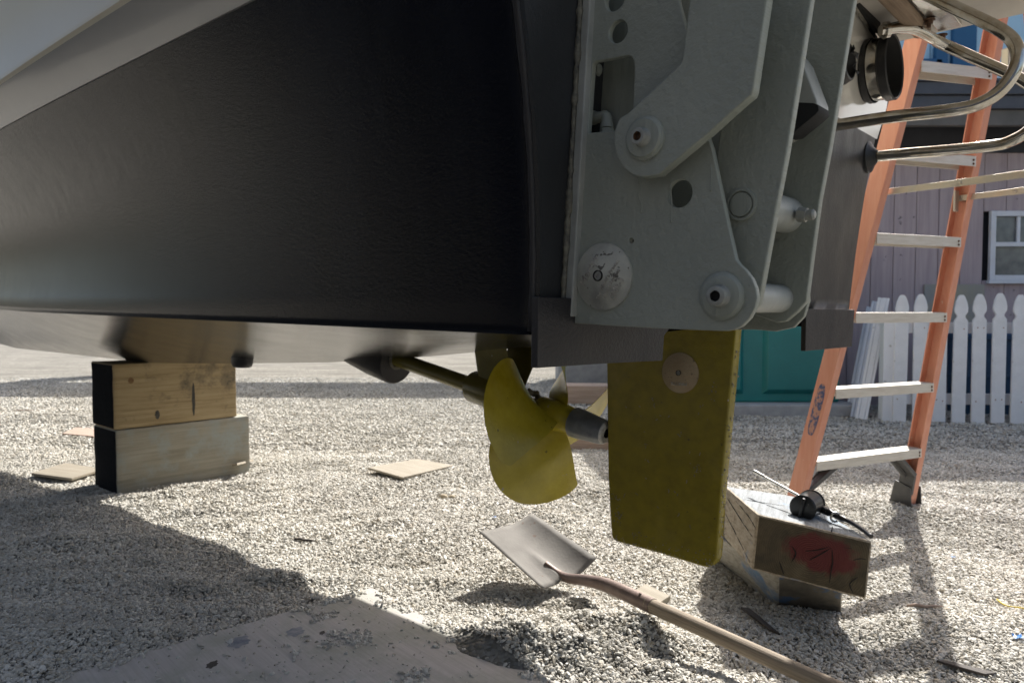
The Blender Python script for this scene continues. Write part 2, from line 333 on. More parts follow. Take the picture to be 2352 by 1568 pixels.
class MB:
    def __init__(s): s.V, s.F, s.I = [], [], []; s.mi = 0
    def add(s, V, F):
        b = len(s.V); s.V += [Vector(v) for v in V]; s.F += [tuple(b + i for i in f) for f in F]; s.I += [s.mi] * len(F)
    def hexa(s, P8): s.add(P8, [(0, 3, 2, 1), (4, 5, 6, 7), (0, 1, 5, 4), (1, 2, 6, 5), (2, 3, 7, 6), (3, 0, 4, 7)])
    def box(s, c, ax, ay, az, h):
        c = Vector(c); x, y, z = ax * h[0], ay * h[1], az * h[2]
        s.hexa([c - x - y - z, c + x - y - z, c + x + y - z, c - x + y - z, c - x - y + z, c + x - y + z, c + x + y + z, c - x + y + z])
    def bar(s, p0, p1, side, wid, th):
        p0, p1 = Vector(p0), Vector(p1); d = (p1 - p0); l = d.length; d.normalize()
        side = (side - d * side.dot(d)).normalized(); n = d.cross(side)
        s.box((p0 + p1) / 2, d, side, n, (l / 2, wid / 2, th / 2))
    def tube(s, pts, r, n=14, cap=True):
        pts = [Vector(p) for p in pts]; rs = r if isinstance(r, (list, tuple)) else [r] * len(pts)
        d0 = (pts[1] - pts[0]).normalized(); a = d0.orthogonal().normalized(); V, F = [], []
        for i, p in enumerate(pts):
            d = (pts[min(i + 1, len(pts) - 1)] - pts[max(i - 1, 0)])
            if d.length < 1e-9: d = d0
            d.normalize(); a = (a - d * a.dot(d))
            a = a.normalized() if a.length > 1e-6 else d.orthogonal().normalized(); b = d.cross(a)
            V += [p + (a * math.cos(2 * math.pi * k / n) + b * math.sin(2 * math.pi * k / n)) * rs[i] for k in range(n)]
        for i in range(len(pts) - 1):
            F += [(i * n + k, i * n + (k + 1) % n, (i + 1) * n + (k + 1) % n, (i + 1) * n + k) for k in range(n)]
        if cap: F += [tuple(range(n - 1, -1, -1)), tuple((len(pts) - 1) * n + k for k in range(n))]
        s.add(V, F)
    def lathe(s, o, axis, prof, n=32, cap0=False, cap1=False):
        o, axis = Vector(o), axis.normalized(); a = axis.orthogonal().normalized(); b = axis.cross(a); V, F = [], []
        for (h, r) in prof:
            V += [o + axis * h + (a * math.cos(2 * math.pi * k / n) + b * math.sin(2 * math.pi * k / n)) * r for k in range(n)]
        for i in range(len(prof) - 1):
            F += [(i * n + k, i * n + (k + 1) % n, (i + 1) * n + (k + 1) % n, (i + 1) * n + k) for k in range(n)]
        if cap0: F.append(tuple(range(n - 1, -1, -1)))
        if cap1: F.append(tuple((len(prof) - 1) * n + k for k in range(n)))
        s.add(V, F)
    def grid(s, rows, close=False):
        n = len(rows[0]); V = [p for r in rows for p in r]; F = []
        for i in range(len(rows) - 1):
            for k in range(n if close else n - 1):
                F.append((i * n + k, i * n + (k + 1) % n, (i + 1) * n + (k + 1) % n, (i + 1) * n + k))
        s.add(V, F)
    def build(s, name, mat, parent=None, smooth=False, bevel=0, seg=2, M=None, angle=None, rough=None):
        me = mesh(name, s.V, s.F, s.I if len(set(s.I)) > 1 else None)
        bm = bmesh.new(); bm.from_mesh(me)
        bmesh.ops.recalc_face_normals(bm, faces=bm.faces)
        if bevel:
            es = [e for e in bm.edges if e.is_manifold and e.calc_face_angle(0) > 0.5]
            bmesh.ops.bevel(bm, geom=es, offset=bevel, segments=seg, profile=0.5, affect='EDGES', clamp_overlap=True)
        if rough:
            amp, sc, ln = rough
            for _ in range(5):
                es = [e for e in bm.edges if e.calc_length() > ln]
                if not es: break
                bmesh.ops.subdivide_edges(bm, edges=es, cuts=1, use_grid_fill=True)
            bm.normal_update()
            for v in bm.verts: v.co += v.normal * amp * (mnoise.noise(v.co * sc) + 0.5 * mnoise.noise(v.co * sc * 3.1))
        bm.to_mesh(me); bm.free()
        o = link(name, me, mat, parent, smooth, M)
        if smooth and angle is not None: me.set_sharp_from_angle(angle=angle)
        return o
def smooth_path(P, n=8):
    P = [Vector(p) for p in P]; out = []
    for i in range(len(P) - 1):
        a, b, c, d = P[max(i - 1, 0)], P[i], P[i + 1], P[min(i + 2, len(P) - 1)]
        for k in range(n):
            t = k / n
            out.append(0.5 * ((2 * b) + (c - a) * t + (2 * a - 5 * b + 4 * c - d) * t * t + (3 * b - a - 3 * c + d) * t ** 3))
    out.append(P[-1]); return out
def curve_mesh(name, loops, half, bev=0.0012):
    cu = bpy.data.curves.new(name, 'CURVE'); cu.dimensions = '2D'; cu.fill_mode = 'BOTH'
    cu.extrude = max(half - bev, 1e-4); cu.bevel_depth = bev; cu.bevel_resolution = 2; cu.offset = -bev
    for lp in loops:
        sp = cu.splines.new('POLY'); sp.points.add(len(lp) - 1); sp.use_cyclic_u = True
        for p, q in zip(sp.points, lp): p.co = (q[0], q[1], 0, 1)
    ob = bpy.data.objects.new(name, cu); me = bpy.data.meshes.new_from_object(ob)
    bpy.data.objects.remove(ob); bpy.data.curves.remove(cu); me.name = name; return me
def text_mesh(name, body, size, ext=0.0006):
    cu = bpy.data.curves.new(name, 'FONT'); cu.body = body; cu.size = size; cu.extrude = ext; cu.resolution_u = 2
    cu.align_x = 'CENTER'; cu.align_y = 'CENTER'
    ob = bpy.data.objects.new(name, cu); me = bpy.data.meshes.new_from_object(ob)
    bpy.data.objects.remove(ob); bpy.data.curves.remove(cu); return me
def arc(cx, cy, rx, ry, a0, a1, n=14):
    return [(cx + rx * math.cos(R(a0 + (a1 - a0) * k / n)), cy + ry * math.sin(R(a0 + (a1 - a0) * k / n))) for k in range(n + 1)]
PM = Matrix(((-FV.x, 0, -TV.x, 0), (-FV.y, 0, -TV.y, 0), (0, 1, 0, 0), (0, 0, 0, 1)))   # plate axes: aft, up, to port
def plate_frame(s): m = PM.copy(); m.translation = B0 + TV * s; return m
def plate(name, s_near, th, loops_px, mat, parent, bev=0.0014, circles=(), zsm=True):
    loops = []
    for lp in loops_px:
        q = []
        for (u, v) in lp:
            s, t, z = to_st(on_s(u, v, s_near)); q.append((-t, z))
        loops.append(q)
    for (u, v, r) in circles:
        s, t, z = to_st(on_s(u, v, s_near)); loops.append(arc(-t, z, r, r, 0, 360 * 31 / 32, 31))
    me = curve_mesh(name, loops, th / 2, bev)
    o = link(name, me, mat, parent, True, plate_frame(s_near + th / 2)); me.set_sharp_from_angle(angle=R(50)); return o
def px_plane(u, v, s):                                  # world point on plane s
    return on_s(u, v, s)
# ================================================================= THE GROUND
def vnoise(x, y, seed=0):
    xi, yi = np.floor(x).astype(np.int64), np.floor(y).astype(np.int64); xf, yf = x - xi, y - yi
    def h(a, b):
        n = (a * 374761393 + b * 668265263 + seed * 974711) & 0x7fffffff
        n = ((n ^ (n >> 13)) * 1274126177) & 0x7fffffff
        return ((n ^ (n >> 16)) & 0xffff) / 65535.0
    u, v = xf * xf * (3 - 2 * xf), yf * yf * (3 - 2 * yf)
    return (h(xi, yi) * (1 - u) + h(xi + 1, yi) * u) * (1 - v) + (h(xi, yi + 1) * (1 - u) + h(xi + 1, yi + 1) * u) * v
BUMPS = []                                              # (x, y, height, rx, ry, angle)
def bump_at(u, v, h, rx, ry, a=0): p = at_z(u, v); BUMPS.append((p.x, p.y, h, rx, ry, R(a)))
bump_at(1230, 1500, 0.078, 0.17, 0.09, -20); bump_at(1420, 1465, 0.068, 0.16, 0.07, -25); bump_at(1010, 1330, 0.016, 0.12, 0.05, 10)
bump_at(1330, 1400, 0.038, 0.10, 0.05, -35); bump_at(1560, 1560, 0.030, 0.20, 0.06, -35); bump_at(1100, 1400, -0.012, 0.10, 0.05, -30)
bump_at(640, 1330, 0.035, 0.13, 0.05, -8); bump_at(470, 1180, 0.028, 0.20, 0.06, 12); bump_at(380, 1140, 0.022, 0.14, 0.07, 20)
bump_at(560, 1120, 0.022, 0.16, 0.08, 25); bump_at(300, 1460, 0.020, 0.20, 0.07, 10); bump_at(120, 1250, 0.022, 0.30, 0.10, 5)
bump_at(420, 1340, 0.018, 0.2, 0.06, -12); bump_at(880, 1210, 0.014, 0.18, 0.07, 5); bump_at(560, 1450, -0.015, 0.12, 0.05, 20)
bump_at(1700, 1230, 0.010, 0.2, 0.1, 0); bump_at(960, 1290, -0.010, 0.2, 0.08, 15); bump_at(1500, 1520, -0.012, 0.08, 0.05, 0)
def hgt(x, y):
    x, y = np.asarray(x, float), np.asarray(y, float)
    h = 0.022 * (vnoise(x * 2.3, y * 3.1, 1) - 0.5) + 0.018 * (vnoise(x * 6, y * 8, 2) - 0.5) + 0.006 * (vnoise(x * 15, y * 17, 3) - 0.5)
    fade = np.clip((9 - y) / 5, 0.12, 1); h = h * fade
    for (bx, by, hh, rx, ry, a) in BUMPS:
        c, s = math.cos(a), math.sin(a); dx, dy = x - bx, y - by
        e = ((dx * c + dy * s) / rx) ** 2 + ((-dx * s + dy * c) / ry) ** 2
        h = h + hh * np.exp(-e) * (0.75 + 0.5 * vnoise(x * 22, y * 22, 5))
    return h
def hz(x, y): return float(hgt(np.array([x]), np.array([y]))[0])
xs = np.unique(np.concatenate([[-400, -150, -60, -25, -12, -8], np.arange(-5, -2.4, 0.1), np.arange(-2.4, 2.4, 0.022), np.arange(2.4, 5.05, 0.1), [8, 12, 25, 60, 150, 400]]))
ys = np.unique(np.concatenate([[-300, -80, -25, -8, -3, -1, 0, 0.6], np.arange(1.0, 3.6, 0.02), np.arange(3.6, 6, 0.05), np.arange(6, 10, 0.2), [11, 13, 16, 20, 28, 40, 70, 140, 300, 900]]))
GX, GY = np.meshgrid(xs, ys); GZ = hgt(GX, GY) - 0.004
near = (np.abs(GX) < 6) & (GY > 0.5) & (GY < 12); GZ = np.where(near, GZ, -0.004)
nx, ny = len(xs), len(ys)
V = np.stack([GX.ravel(), GY.ravel(), GZ.ravel()], 1)
ii = (np.arange(ny - 1)[:, None] * nx + np.arange(nx - 1)[None, :]).ravel()
F = np.stack([ii, ii + 1, ii + nx + 1, ii + nx], 1)
gme = bpy.data.meshes.new('ground'); gme.from_pydata(V.tolist(), [], F.tolist()); gme.update()
ground = link('ground', gme, 'ground', None, True); tag(ground, kind='structure')

# the plywood sheet lying in the gravel: corner and the two edge directions
PC = at_z(852, 1362); PE1 = (at_z(150, 1568) - PC).normalized(); PE2 = Vector((-PE1.y, PE1.x, 0))
if PE2.y > 0: PE2 = -PE2
def in_ply(x, y, m=0.0):
    dx, dy = x - PC.x, y - PC.y
    a = dx * PE1.x + dy * PE1.y; b = dx * PE2.x + dy * PE2.y
    return (a > -m) & (a < 1.22 + m) & (b > -m) & (b < 0.9 + m), a, b
PLY_Z = 0.018

def gravel_points():
    out = []
    def zone(y0, y1, spread, n, r0, r1):
        y = np.sqrt(rng.random(n) * (y1 ** 2 - y0 ** 2) + y0 ** 2); x = (rng.random(n) * 2 - 1) * (spread * y + 0.25)
        r = r0 + (r1 - r0) * rng.random(n) ** 2.2
        out.append(np.stack([x, y, r], 1))
    zone(1.35, 2.6, 0.74, 115000, 0.0024, 0.0070)
    zone(2.6, 4.6, 0.74, 170000, 0.0034, 0.0075)
    zone(4.6, 9.5, 0.72, 150000, 0.0055, 0.0100)
    zone(1.35, 3.2, 0.74, 110000, 0.0014, 0.0032)
    A = np.concatenate(out); x, y, r = A.T
    z = hgt(x, y) + r * (rng.random(len(r)) * 0.55 - 0.15)
    m, a, b = in_ply(x, y)
    cl = vnoise(x * 9, y * 9, 9) * 0.6 + vnoise(x * 26, y * 26, 10) * 0.4
    keep = (~m) | ((cl > 0.66) & (rng.random(len(r)) < 0.5)) | (rng.random(len(r)) < 0.02) | (((a < 0.03) | (b < 0.03)) & (cl > 0.5) & (rng.random(len(r)) < 0.6))
    z = np.where(m, np.maximum(PLY_Z + r * 0.3, -1), z)
    return x[keep], y[keep], z[keep], r[keep]
gx, gy, gz, gr = gravel_points()
n = len(gx)
pme = bpy.data.meshes.new('gravel'); pme.vertices.add(n)
pme.vertices.foreach_set('co', np.stack([gx, gy, gz], 1).ravel().astype(np.float32))
at = pme.attributes.new('rot', 'FLOAT_VECTOR', 'POINT')
at.data.foreach_set('vector', np.stack([rng.normal(0, 0.5, n), rng.normal(0, 0.5, n), rng.random(n) * 6.28], 1).ravel().astype(np.float32))
at = pme.attributes.new('scl', 'FLOAT_VECTOR', 'POINT')
at.data.foreach_set('vector', np.stack([gr * (0.9 + 0.7 * rng.random(n)), gr * (0.65 + 0.4 * rng.random(n)), gr * (0.32 + 0.45 * rng.random(n))], 1).ravel().astype(np.float32))
at = pme.attributes.new('idx', 'INT', 'POINT'); at.data.foreach_set('value', rng.integers(0, 5, n).astype(np.int32))
gravel = link('gravel', pme, 'pebble'); tag(gravel, kind='stuff', label='loose pale shell gravel covering the boatyard', cat='gravel')
gt = bpy.data.node_groups.new('gravel_scatter', 'GeometryNodeTree')
gt.interface.new_socket('Geometry', in_out='INPUT', socket_type='NodeSocketGeometry'); gt.interface.new_socket('Geometry', in_out='OUTPUT', socket_type='NodeSocketGeometry')
N, L = gt.nodes, gt.links
gi, go = N.new('NodeGroupInput'), N.new('NodeGroupOutput')
join = N.new('GeometryNodeJoinGeometry')
for k in range(5):
    ico = N.new('GeometryNodeMeshIcoSphere'); ico.inputs['Radius'].default_value = 1.0; ico.inputs['Subdivisions'].default_value = 2
    nz = N.new('ShaderNodeTexNoise'); nz.noise_dimensions = '4D'; nz.inputs['W'].default_value = k * 3.7; nz.inputs['Scale'].default_value = 0.9; nz.inputs['Detail'].default_value = 1.5
    sub = N.new('ShaderNodeVectorMath'); sub.operation = 'SUBTRACT'; sub.inputs[1].default_value = (0.5, 0.5, 0.5)
    mul = N.new('ShaderNodeVectorMath'); mul.operation = 'SCALE'; mul.inputs['Scale'].default_value = 1.7
    L.new(nz.outputs['Color'], sub.inputs[0]); L.new(sub.outputs[0], mul.inputs[0])
    sp = N.new('GeometryNodeSetPosition'); L.new(ico.outputs[0], sp.inputs[0]); L.new(mul.outputs[0], sp.inputs['Offset'])
    sm = N.new('GeometryNodeSetMaterial'); sm.inputs['Material'].default_value = MT['pebble']; L.new(sp.outputs[0], sm.inputs[0])
    g2i = N.new('GeometryNodeGeometryToInstance'); L.new(sm.outputs[0], g2i.inputs[0]); L.new(g2i.outputs[0], join.inputs[0])
def nattr(nm, ty):
    a = N.new('GeometryNodeInputNamedAttribute'); a.data_type = ty; a.inputs[0].default_value = nm; return a.outputs[0]
iop = N.new('GeometryNodeInstanceOnPoints'); iop.inputs['Pick Instance'].default_value = True
e2r = N.new('FunctionNodeEulerToRotation'); L.new(nattr('rot', 'FLOAT_VECTOR'), e2r.inputs[0])
L.new(gi.outputs[0], iop.inputs['Points']); L.new(join.outputs[0], iop.inputs['Instance'])
L.new(nattr('idx', 'INT'), iop.inputs['Instance Index']); L.new(e2r.outputs[0], iop.inputs['Rotation']); L.new(nattr('scl', 'FLOAT_VECTOR'), iop.inputs['Scale'])
L.new(iop.outputs[0], go.inputs[0])
md = gravel.modifiers.new('scatter', 'NODES'); md.node_group = gt

# ================================================================= THE BOAT
boat = thing('motor_boat', st(0.72, 1.5, 0.0), 'motor boat hauled out with black antifouled hull, cream topsides and grey stern bracket', 'boat')
HB = 0.685; LEN = 8.0
def lerp(x, xs_, ys_): return float(np.interp(x, xs_, ys_))
def sect(t):
    nar = HB * (max(0.0, (t - 1.0) / (LEN - 1.0))) ** 2.2
    zc = Z0 + 0.0125 * t + 0.02 * max(0, t - 2.5) ** 2
    zk = lerp(t, [0, 0.3, 0.58, 0.95, 1.5, 2.2, 3.0, 5.5, 7, 8], [0.851, 0.834, 0.775, 0.735, 0.69, 0.652, 0.617, 0.612, 0.75, 1.2])
    zw = 1.405 + 0.012 * t
    return nar, zc, zk, max(zw, zc + 0.1)
def flare(z, zc, t=0.0):
    x = max(0.0, (z - zc) / 0.56); k = min(1.0, max(0.0, (t - 0.3) / 1.8)); return (0.105 + 0.03 * k) * x ** (1.9 + 0.6 * k) - 0.034 * k * math.sin(math.pi * min(1.0, x))
TS = [0.0, 0.004, 0.012, 0.03, 0.08, 0.15, 0.3, 0.45, 0.6, 0.8, 1.0, 1.25, 1.5, 1.8, 2.1, 2.5, 3, 3.5, 4, 4.6, 5.2, 5.8, 6.4, 7, 7.5, 7.99]
def hull_rows(kind):
    rows = []
    for i, t in enumerate(TS):
        nar, zc, zk, zw = sect(t); half = HB - nar; pr = []
        rnd = {0: 0.022, 1: 0.012, 2: 0.004}.get(i, 0.0)      # the transom corner is rolled over
        if kind in ('bottom', 'side'):
            for k in range(9):
                f = k / 8; pr.append((f * (half - rnd), zk + (zc - zk) * f - 0.012 * math.sin(f * math.pi)))
            pr.append((half + 0.004 - rnd, zc + 0.006)); pr.append((half + 0.006 - rnd, zc + 0.016))
            for k in range(1, 15):
                z = zc + 0.016 + (zw - zc - 0.016) * k / 14; pr.append((half + 0.006 + flare(z, zc, t) - rnd, z))
            pr = pr[:9] if kind == 'bottom' else pr[8:]
        else:
            f0 = half + 0.006 + flare(zw, zc, t) - rnd; q = max(0.15, min(1, half / HB))
            if kind == 'band': pr = [(f0 - 0.02, zw + 0.0005), (f0 + 0.004, zw + 0.001), (f0 + 0.012 * q, zw + 0.016), (f0 + 0.05 * q, zw + 0.064), (f0 + 0.062 * q, zw + 0.074)]
            else:
                g = f0 + 0.064 * q
                pr = [(f0 + 0.062 * q, zw + 0.074), (g + 0.006, zw + 0.080), (g + 0.008, zw + 0.090), (g + 0.003, zw + 0.112)]
                for k in range(1, 11): pr.append((g + 0.003 + 0.30 * q * (k / 10) ** 1.2, zw + 0.112 + 0.085 * k))
        raked = lambda z: t - RAKE * (z - Z0) * max(0, 1 - t)
        rows.append([st(HB - o, raked(z), z) for (o, z) in pr] if kind else None)
        rows[-1] = (rows[-1], [st(HB + o, raked(z), z) for (o, z) in pr])
    return rows
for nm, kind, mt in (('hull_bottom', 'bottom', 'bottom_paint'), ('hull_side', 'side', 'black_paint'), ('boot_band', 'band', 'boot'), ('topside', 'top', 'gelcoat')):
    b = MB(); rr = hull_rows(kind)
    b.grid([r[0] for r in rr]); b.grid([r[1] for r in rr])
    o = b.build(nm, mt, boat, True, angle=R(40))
nar, zc, zk, zw = sect(0); zw = 1.352
# transom: painted below, white above
def trow(z, o): return [st(HB + o * (k / 8 - 1), -RAKE * (z - Z0), z) for k in range(17)]
b = MB(); prof = [(zk, HB - 0.03), (0.85, HB - 0.016)] + [(0.85 + (zw - 0.85) * k / 10, HB - 0.016 + flare(0.85 + (zw - 0.85) * k / 10, Z0)) for k in range(1, 11)]
b.grid([trow(z, o) for z, o in prof]); b.build('transom', 'transom_paint', boat, True)
b = MB(); b.grid([trow(z, o) for z, o in ((zw, HB + 0.089), (zw + 0.1, HB + 0.15), (zw + 0.4, HB + 0.19), (zw + 0.95, HB + 0.30))]); b.build('upper_transom', 'white_transom', boat)
b = MB(); rr = hull_rows('top'); b.grid([[r[0][-1], r[1][-1]] for r in rr]); b.build('deck', 'underside', boat)
# port trim plates on the transom's lower edge
def fin(outline_px, name, tnear, th=0.012):
    P = [on_t(u, v, -tnear) for u, v in outline_px]; b = MB(); n = len(P); off = FV * th
    b.add(P + [p + off for p in P], [tuple(range(n)), tuple(range(2 * n - 1, n - 1, -1))] + [(i, (i + 1) % n, n + (i + 1) % n, n + i) for i in range(n)])
    return b.build(name, 'fin_paint', boat, bevel=0.0012)
fin([(1236, 681), (1300, 684), (1420, 690), (1552, 700), (1536, 757), (1526, 770), (1522, 828), (1400, 834), (1234, 845)], 'trim_plate', 0.016)
fin([(1852, 709), (1963, 711), (1957, 796), (1903, 801), (1850, 806)], 'trim_plate', 0.016)
# small bead of sealant up the transom corner
b = MB(); pts = [st(-0.0 + HB - (HB - 0.014 + 0.006 + flare(z, Z0)) , 0.004 - RAKE * (z - Z0), z) for z in np.linspace(0.84, 1.40, 26)]
b.tube([p - TV * 0.004 for p in pts], [0.0045 + 0.002 * random.random() for _ in pts], 8); b.build('corner_bead', 'fin_paint', boat, True)

# --- stern lift bracket
base_out = [(1297, 741), (1304, 640), (1312, 450), (1325, 220), (1338, 20), (1346, -90), (1540, -90), (1557, 0), (1573, 61), (1600, 180), (1623, 305), (1636, 345), (1660, 460), (1675, 530), (1690, 596), (1699, 608), (1712, 620), (1727, 640), (1736, 662), (1739, 684), (1734, 706), (1722, 730), (1702, 750), (1685, 757), (1668, 760), (1610, 758), (1537, 755), (1420, 749)]
rect = [(1361, 148), (1366, 142), (1440, 128), (1449, 129), (1455, 137), (1457, 160), (1454, 260), (1448, 296), (1352, 306), (1350, 302)]
base = plate('base_plate', 0.080, 0.010, [base_out, rect], 'bracket', boat, circles=((1412, -2, 0.0165), (1419.4, 73, 0.0155), (1560.4, 444.5, 0.0185), (1449.8, 553, 0.0036)))
# forward flange with crusty sealant
b = MB()
for z in np.linspace(0.853, 1.42, 2): pass
def flp(s, t, z): return st(s, t - RAKE * (z - Z0), z)
za, zb = 0.861, 1.42
b.hexa([flp(0.068, -0.004, za), flp(0.083, -0.004, za), flp(0.083, -0.018, za), flp(0.068, -0.018, za), flp(0.068, -0.004, zb), flp(0.083, -0.004, zb), flp(0.083, -0.018, zb), flp(0.068, -0.018, zb)])
b.build('mounting_flange', 'bracket_pale', boat, bevel=0.002)
b = MB(); pts = [flp(0.064 + 0.002 * random.random(), -0.003, z) for z in np.linspace(0.85, 1.42, 70)]
b.tube(pts, [0.003 + 0.003 * random.random() for _ in pts], 7); b.build('sealant_bead', 'sealant', boat, True)
# web behind the openings (inside of the box), with the pipe elbow in it
b = MB(); P = [st(0.135, t, z) for t, z in ((-0.01, 1.075), (-0.15, 1.075), (-0.15, 1.36), (-0.035, 1.36))]
b.add(P + [p + TV * 0.006 for p in P], [(0, 1, 2, 3), (7, 6, 5, 4), (0, 1, 5, 4), (1, 2, 6, 5), (2, 3, 7, 6), (3, 0, 4, 7)])
b.build('inner_web', 'bracket', boat)
e0, e1, e2 = on_s(1352, 272, 0.115), on_s(1392, 268, 0.115), on_s(1394, 296, 0.112)
b = MB(); b.tube(smooth_path([e0, (e0 * 0.4 + e1 * 0.6), e1, e2], 5), [0.0105, 0.0105, 0.0105, 0.0105, 0.0085, 0.0085, 0.008, 0.008, 0.008, 0.008, 0.008, 0.008, 0.008, 0.009, 0.0095, 0.0095][:16], 12)
b.tube([e2, e2 - UP * 0.014], 0.0105, 6); b.build('pipe_elbow', 'bracket', boat, True, angle=R(35))
b = MB(); q = on_s(1370, 163, 0.125); b.lathe(q, -TV, [(0, 0.011), (0.006, 0.011), (0.009, 0.008), (0.0095, 0.0)], 20); b.build('bolt_head', 'bracket', boat, True, angle=R(40))
# dogleg arms, outer and inner, joined by a web
arm_out = [(1596, -90), (1583.5, 0), (1567.3, 137.7), (1562, 147), (1555.6, 153)] + [(1441.4, 260.7)] + [(1476.5 + 67 * math.cos(R(a)), 322 + 86 * math.sin(R(a))) for a in (216, 204, 192, 172, 152, 132, 112, 92, 74)] + [(1512, 402), (1560, 362), (1628.9, 304.7), (1680, 258), (1716.7, 225.6), (1726, 218), (1730, 206), (1745, 105), (1760.7, 0), (1772, -90)]
arm = plate('swing_arm', 0.050, 0.018, [arm_out], 'bracket', boat, bev=0.002)
plate('arm_channel', 0.215, 0.045, [[(1790, 90), (1828, 120), (1842, 140), (1876, 231), (1878, 252), (1870, 262), (1818, 304), (1790, 318), (1770, 250)]], 'bracket_pale', boat, bev=0.002)  # lighter grey puts the sky light on this face into the colour
plate('channel_mouth_shade', 0.2145, 0.040, [[(1800, 234), (1868, 237), (1879, 241), (1880.5, 254), (1872, 264), (1818, 308), (1800, 312)]], 'dark', boat, bev=0.0003)  # dark plate laid on; its colour stands for shade in the hollow
# long lifting links, near and far
link_out = [(1690, -90), (1676, 60), (1657, 281), (1643, 372), (1615, 560), (1600, 660), (1606, 690), (1625, 705), (1700, 709), (1736, 705), (1741.6, 700), (1760, 600), (1785.7, 459.5), (1807.6, 344.5), (1834, 180), (1862, 0), (1876, -90)]
plate('lifting_link', 0.115, 0.014, [link_out], 'bracket', boat, bev=0.002)
far_out = [(1800, -90), (1780, 60), (1752, 281), (1735, 460), (1720, 600), (1712, 690), (1734, 724), (1785, 741), (1803.9, 738), (1830, 716), (1851.5, 692.4), (1855, 667), (1866, 580), (1882.4, 459.5), (1904.6, 344.5), (1932, 180), (1961.5, 0), (1975, -90)]
plate('lifting_link', 0.280, 0.014, [far_out], 'bracket', boat, bev=0.002)
far_base = [(1600, 757), (1735, 757), (1780, 761), (1822, 752), (1846, 727), (1857, 690), (1853, 640), (1830, 560), (1790, 400), (1740, 200), (1700, -90), (1500, -90), (1500, 600)]
plate('base_plate', 0.302, 0.010, [far_base], 'bracket', boat)
# cross tubes with their bolts
def cross(u, v, s0, s1, r, nm='cross_tube', mt='bracket_pale'):
    p = on_s(u, v, s0); b = MB(); b.tube([p, p + TV * (s1 - s0)], r, 28); return b.build(nm, mt, boat, True, angle=R(40)), p
cross(1702, 470, 0.129, 0.28, 0.026); cross(1655, 682, 0.09, 0.302, 0.0205)
p = on_s(1702, 470, 0.129) + TV * 0.118 - FV * 0.03
b = MB(); b.tube([p - UP * 0.004, p - FV * 0.012 - UP * 0.006], 0.0105, 6); b.lathe(p - FV * 0.012 - UP * 0.006, -FV, [(0, 0.0075), (0.009, 0.0075), (0.0115, 0.005), (0.012, 0)], 14)
b.build('grease_fitting', 'bolt', boat, True, angle=R(35))
def boss(u, v, s, rad, h, bolt_r, bolt_h, socket, nm='pivot_boss'):
    p = on_s(u, v, s); b = MB()
    b.lathe(p, -TV, [(-0.002, rad * 1.13), (0.0015, rad * 1.12), (0.003, rad * 1.02), (h * 0.8, rad), (h, rad * 0.95), (h, rad * 0.5), (h, 0.0)], 40)
    o = b.build(nm, 'bracket', boat, True, angle=R(40))
    if bolt_r:
        b = MB(); b.lathe(p - TV * h, -TV, [(0, bolt_r * 1.18), (0.002, bolt_r * 1.05), (bolt_h - 0.001, bolt_r), (bolt_h, bolt_r * 0.9), (bolt_h, bolt_r * 0.55)], 28)
        c = b.build('bolt', 'bolt', o, True, angle=R(40))
        b = MB(); b.lathe(p - TV * (h + bolt_h), TV, [(0.0, bolt_r * 0.56), (0.006, bolt_r * 0.54), (0.0062, 0)], 6); b.build('socket', socket, o)
boss(1481, 318, 0.048, 0.0255, 0.006, 0.0108, 0.013, 'rust'); boss(1657, 680, 0.078, 0.0270, 0.005, 0.0125, 0.013, 'dark')
p = on_s(1702, 470, 0.113); b = MB()
b.lathe(p, -TV, [(-0.003, 0.0215), (0.0015, 0.0205), (0.0018, 0.0175), (-0.0012, 0.0165), (-0.0012, 0.016), (0.0018, 0.015), (0.002, 0.0)], 36); b.build('pin_end', 'bracket', boat, True, angle=R(35))
# dribbles of paint
for pts in ([(1465, 408), (1468, 430), (1467, 452), (1474, 470), (1473, 489)], [(1543, 408), (1540, 430), (1543, 470), (1542, 512)], [(1640, 705), (1634, 712), (1632, 730)], [(1632, 378), (1634, 410), (1632, 440)]):
    q = smooth_path([on_s(u, v, 0.0800) for u, v in pts], 4); b = MB(); b.tube(q, [0.0009] * (len(q) - 1) + [0.0015], 6); b.build('paint_run', 'bracket', base, True)
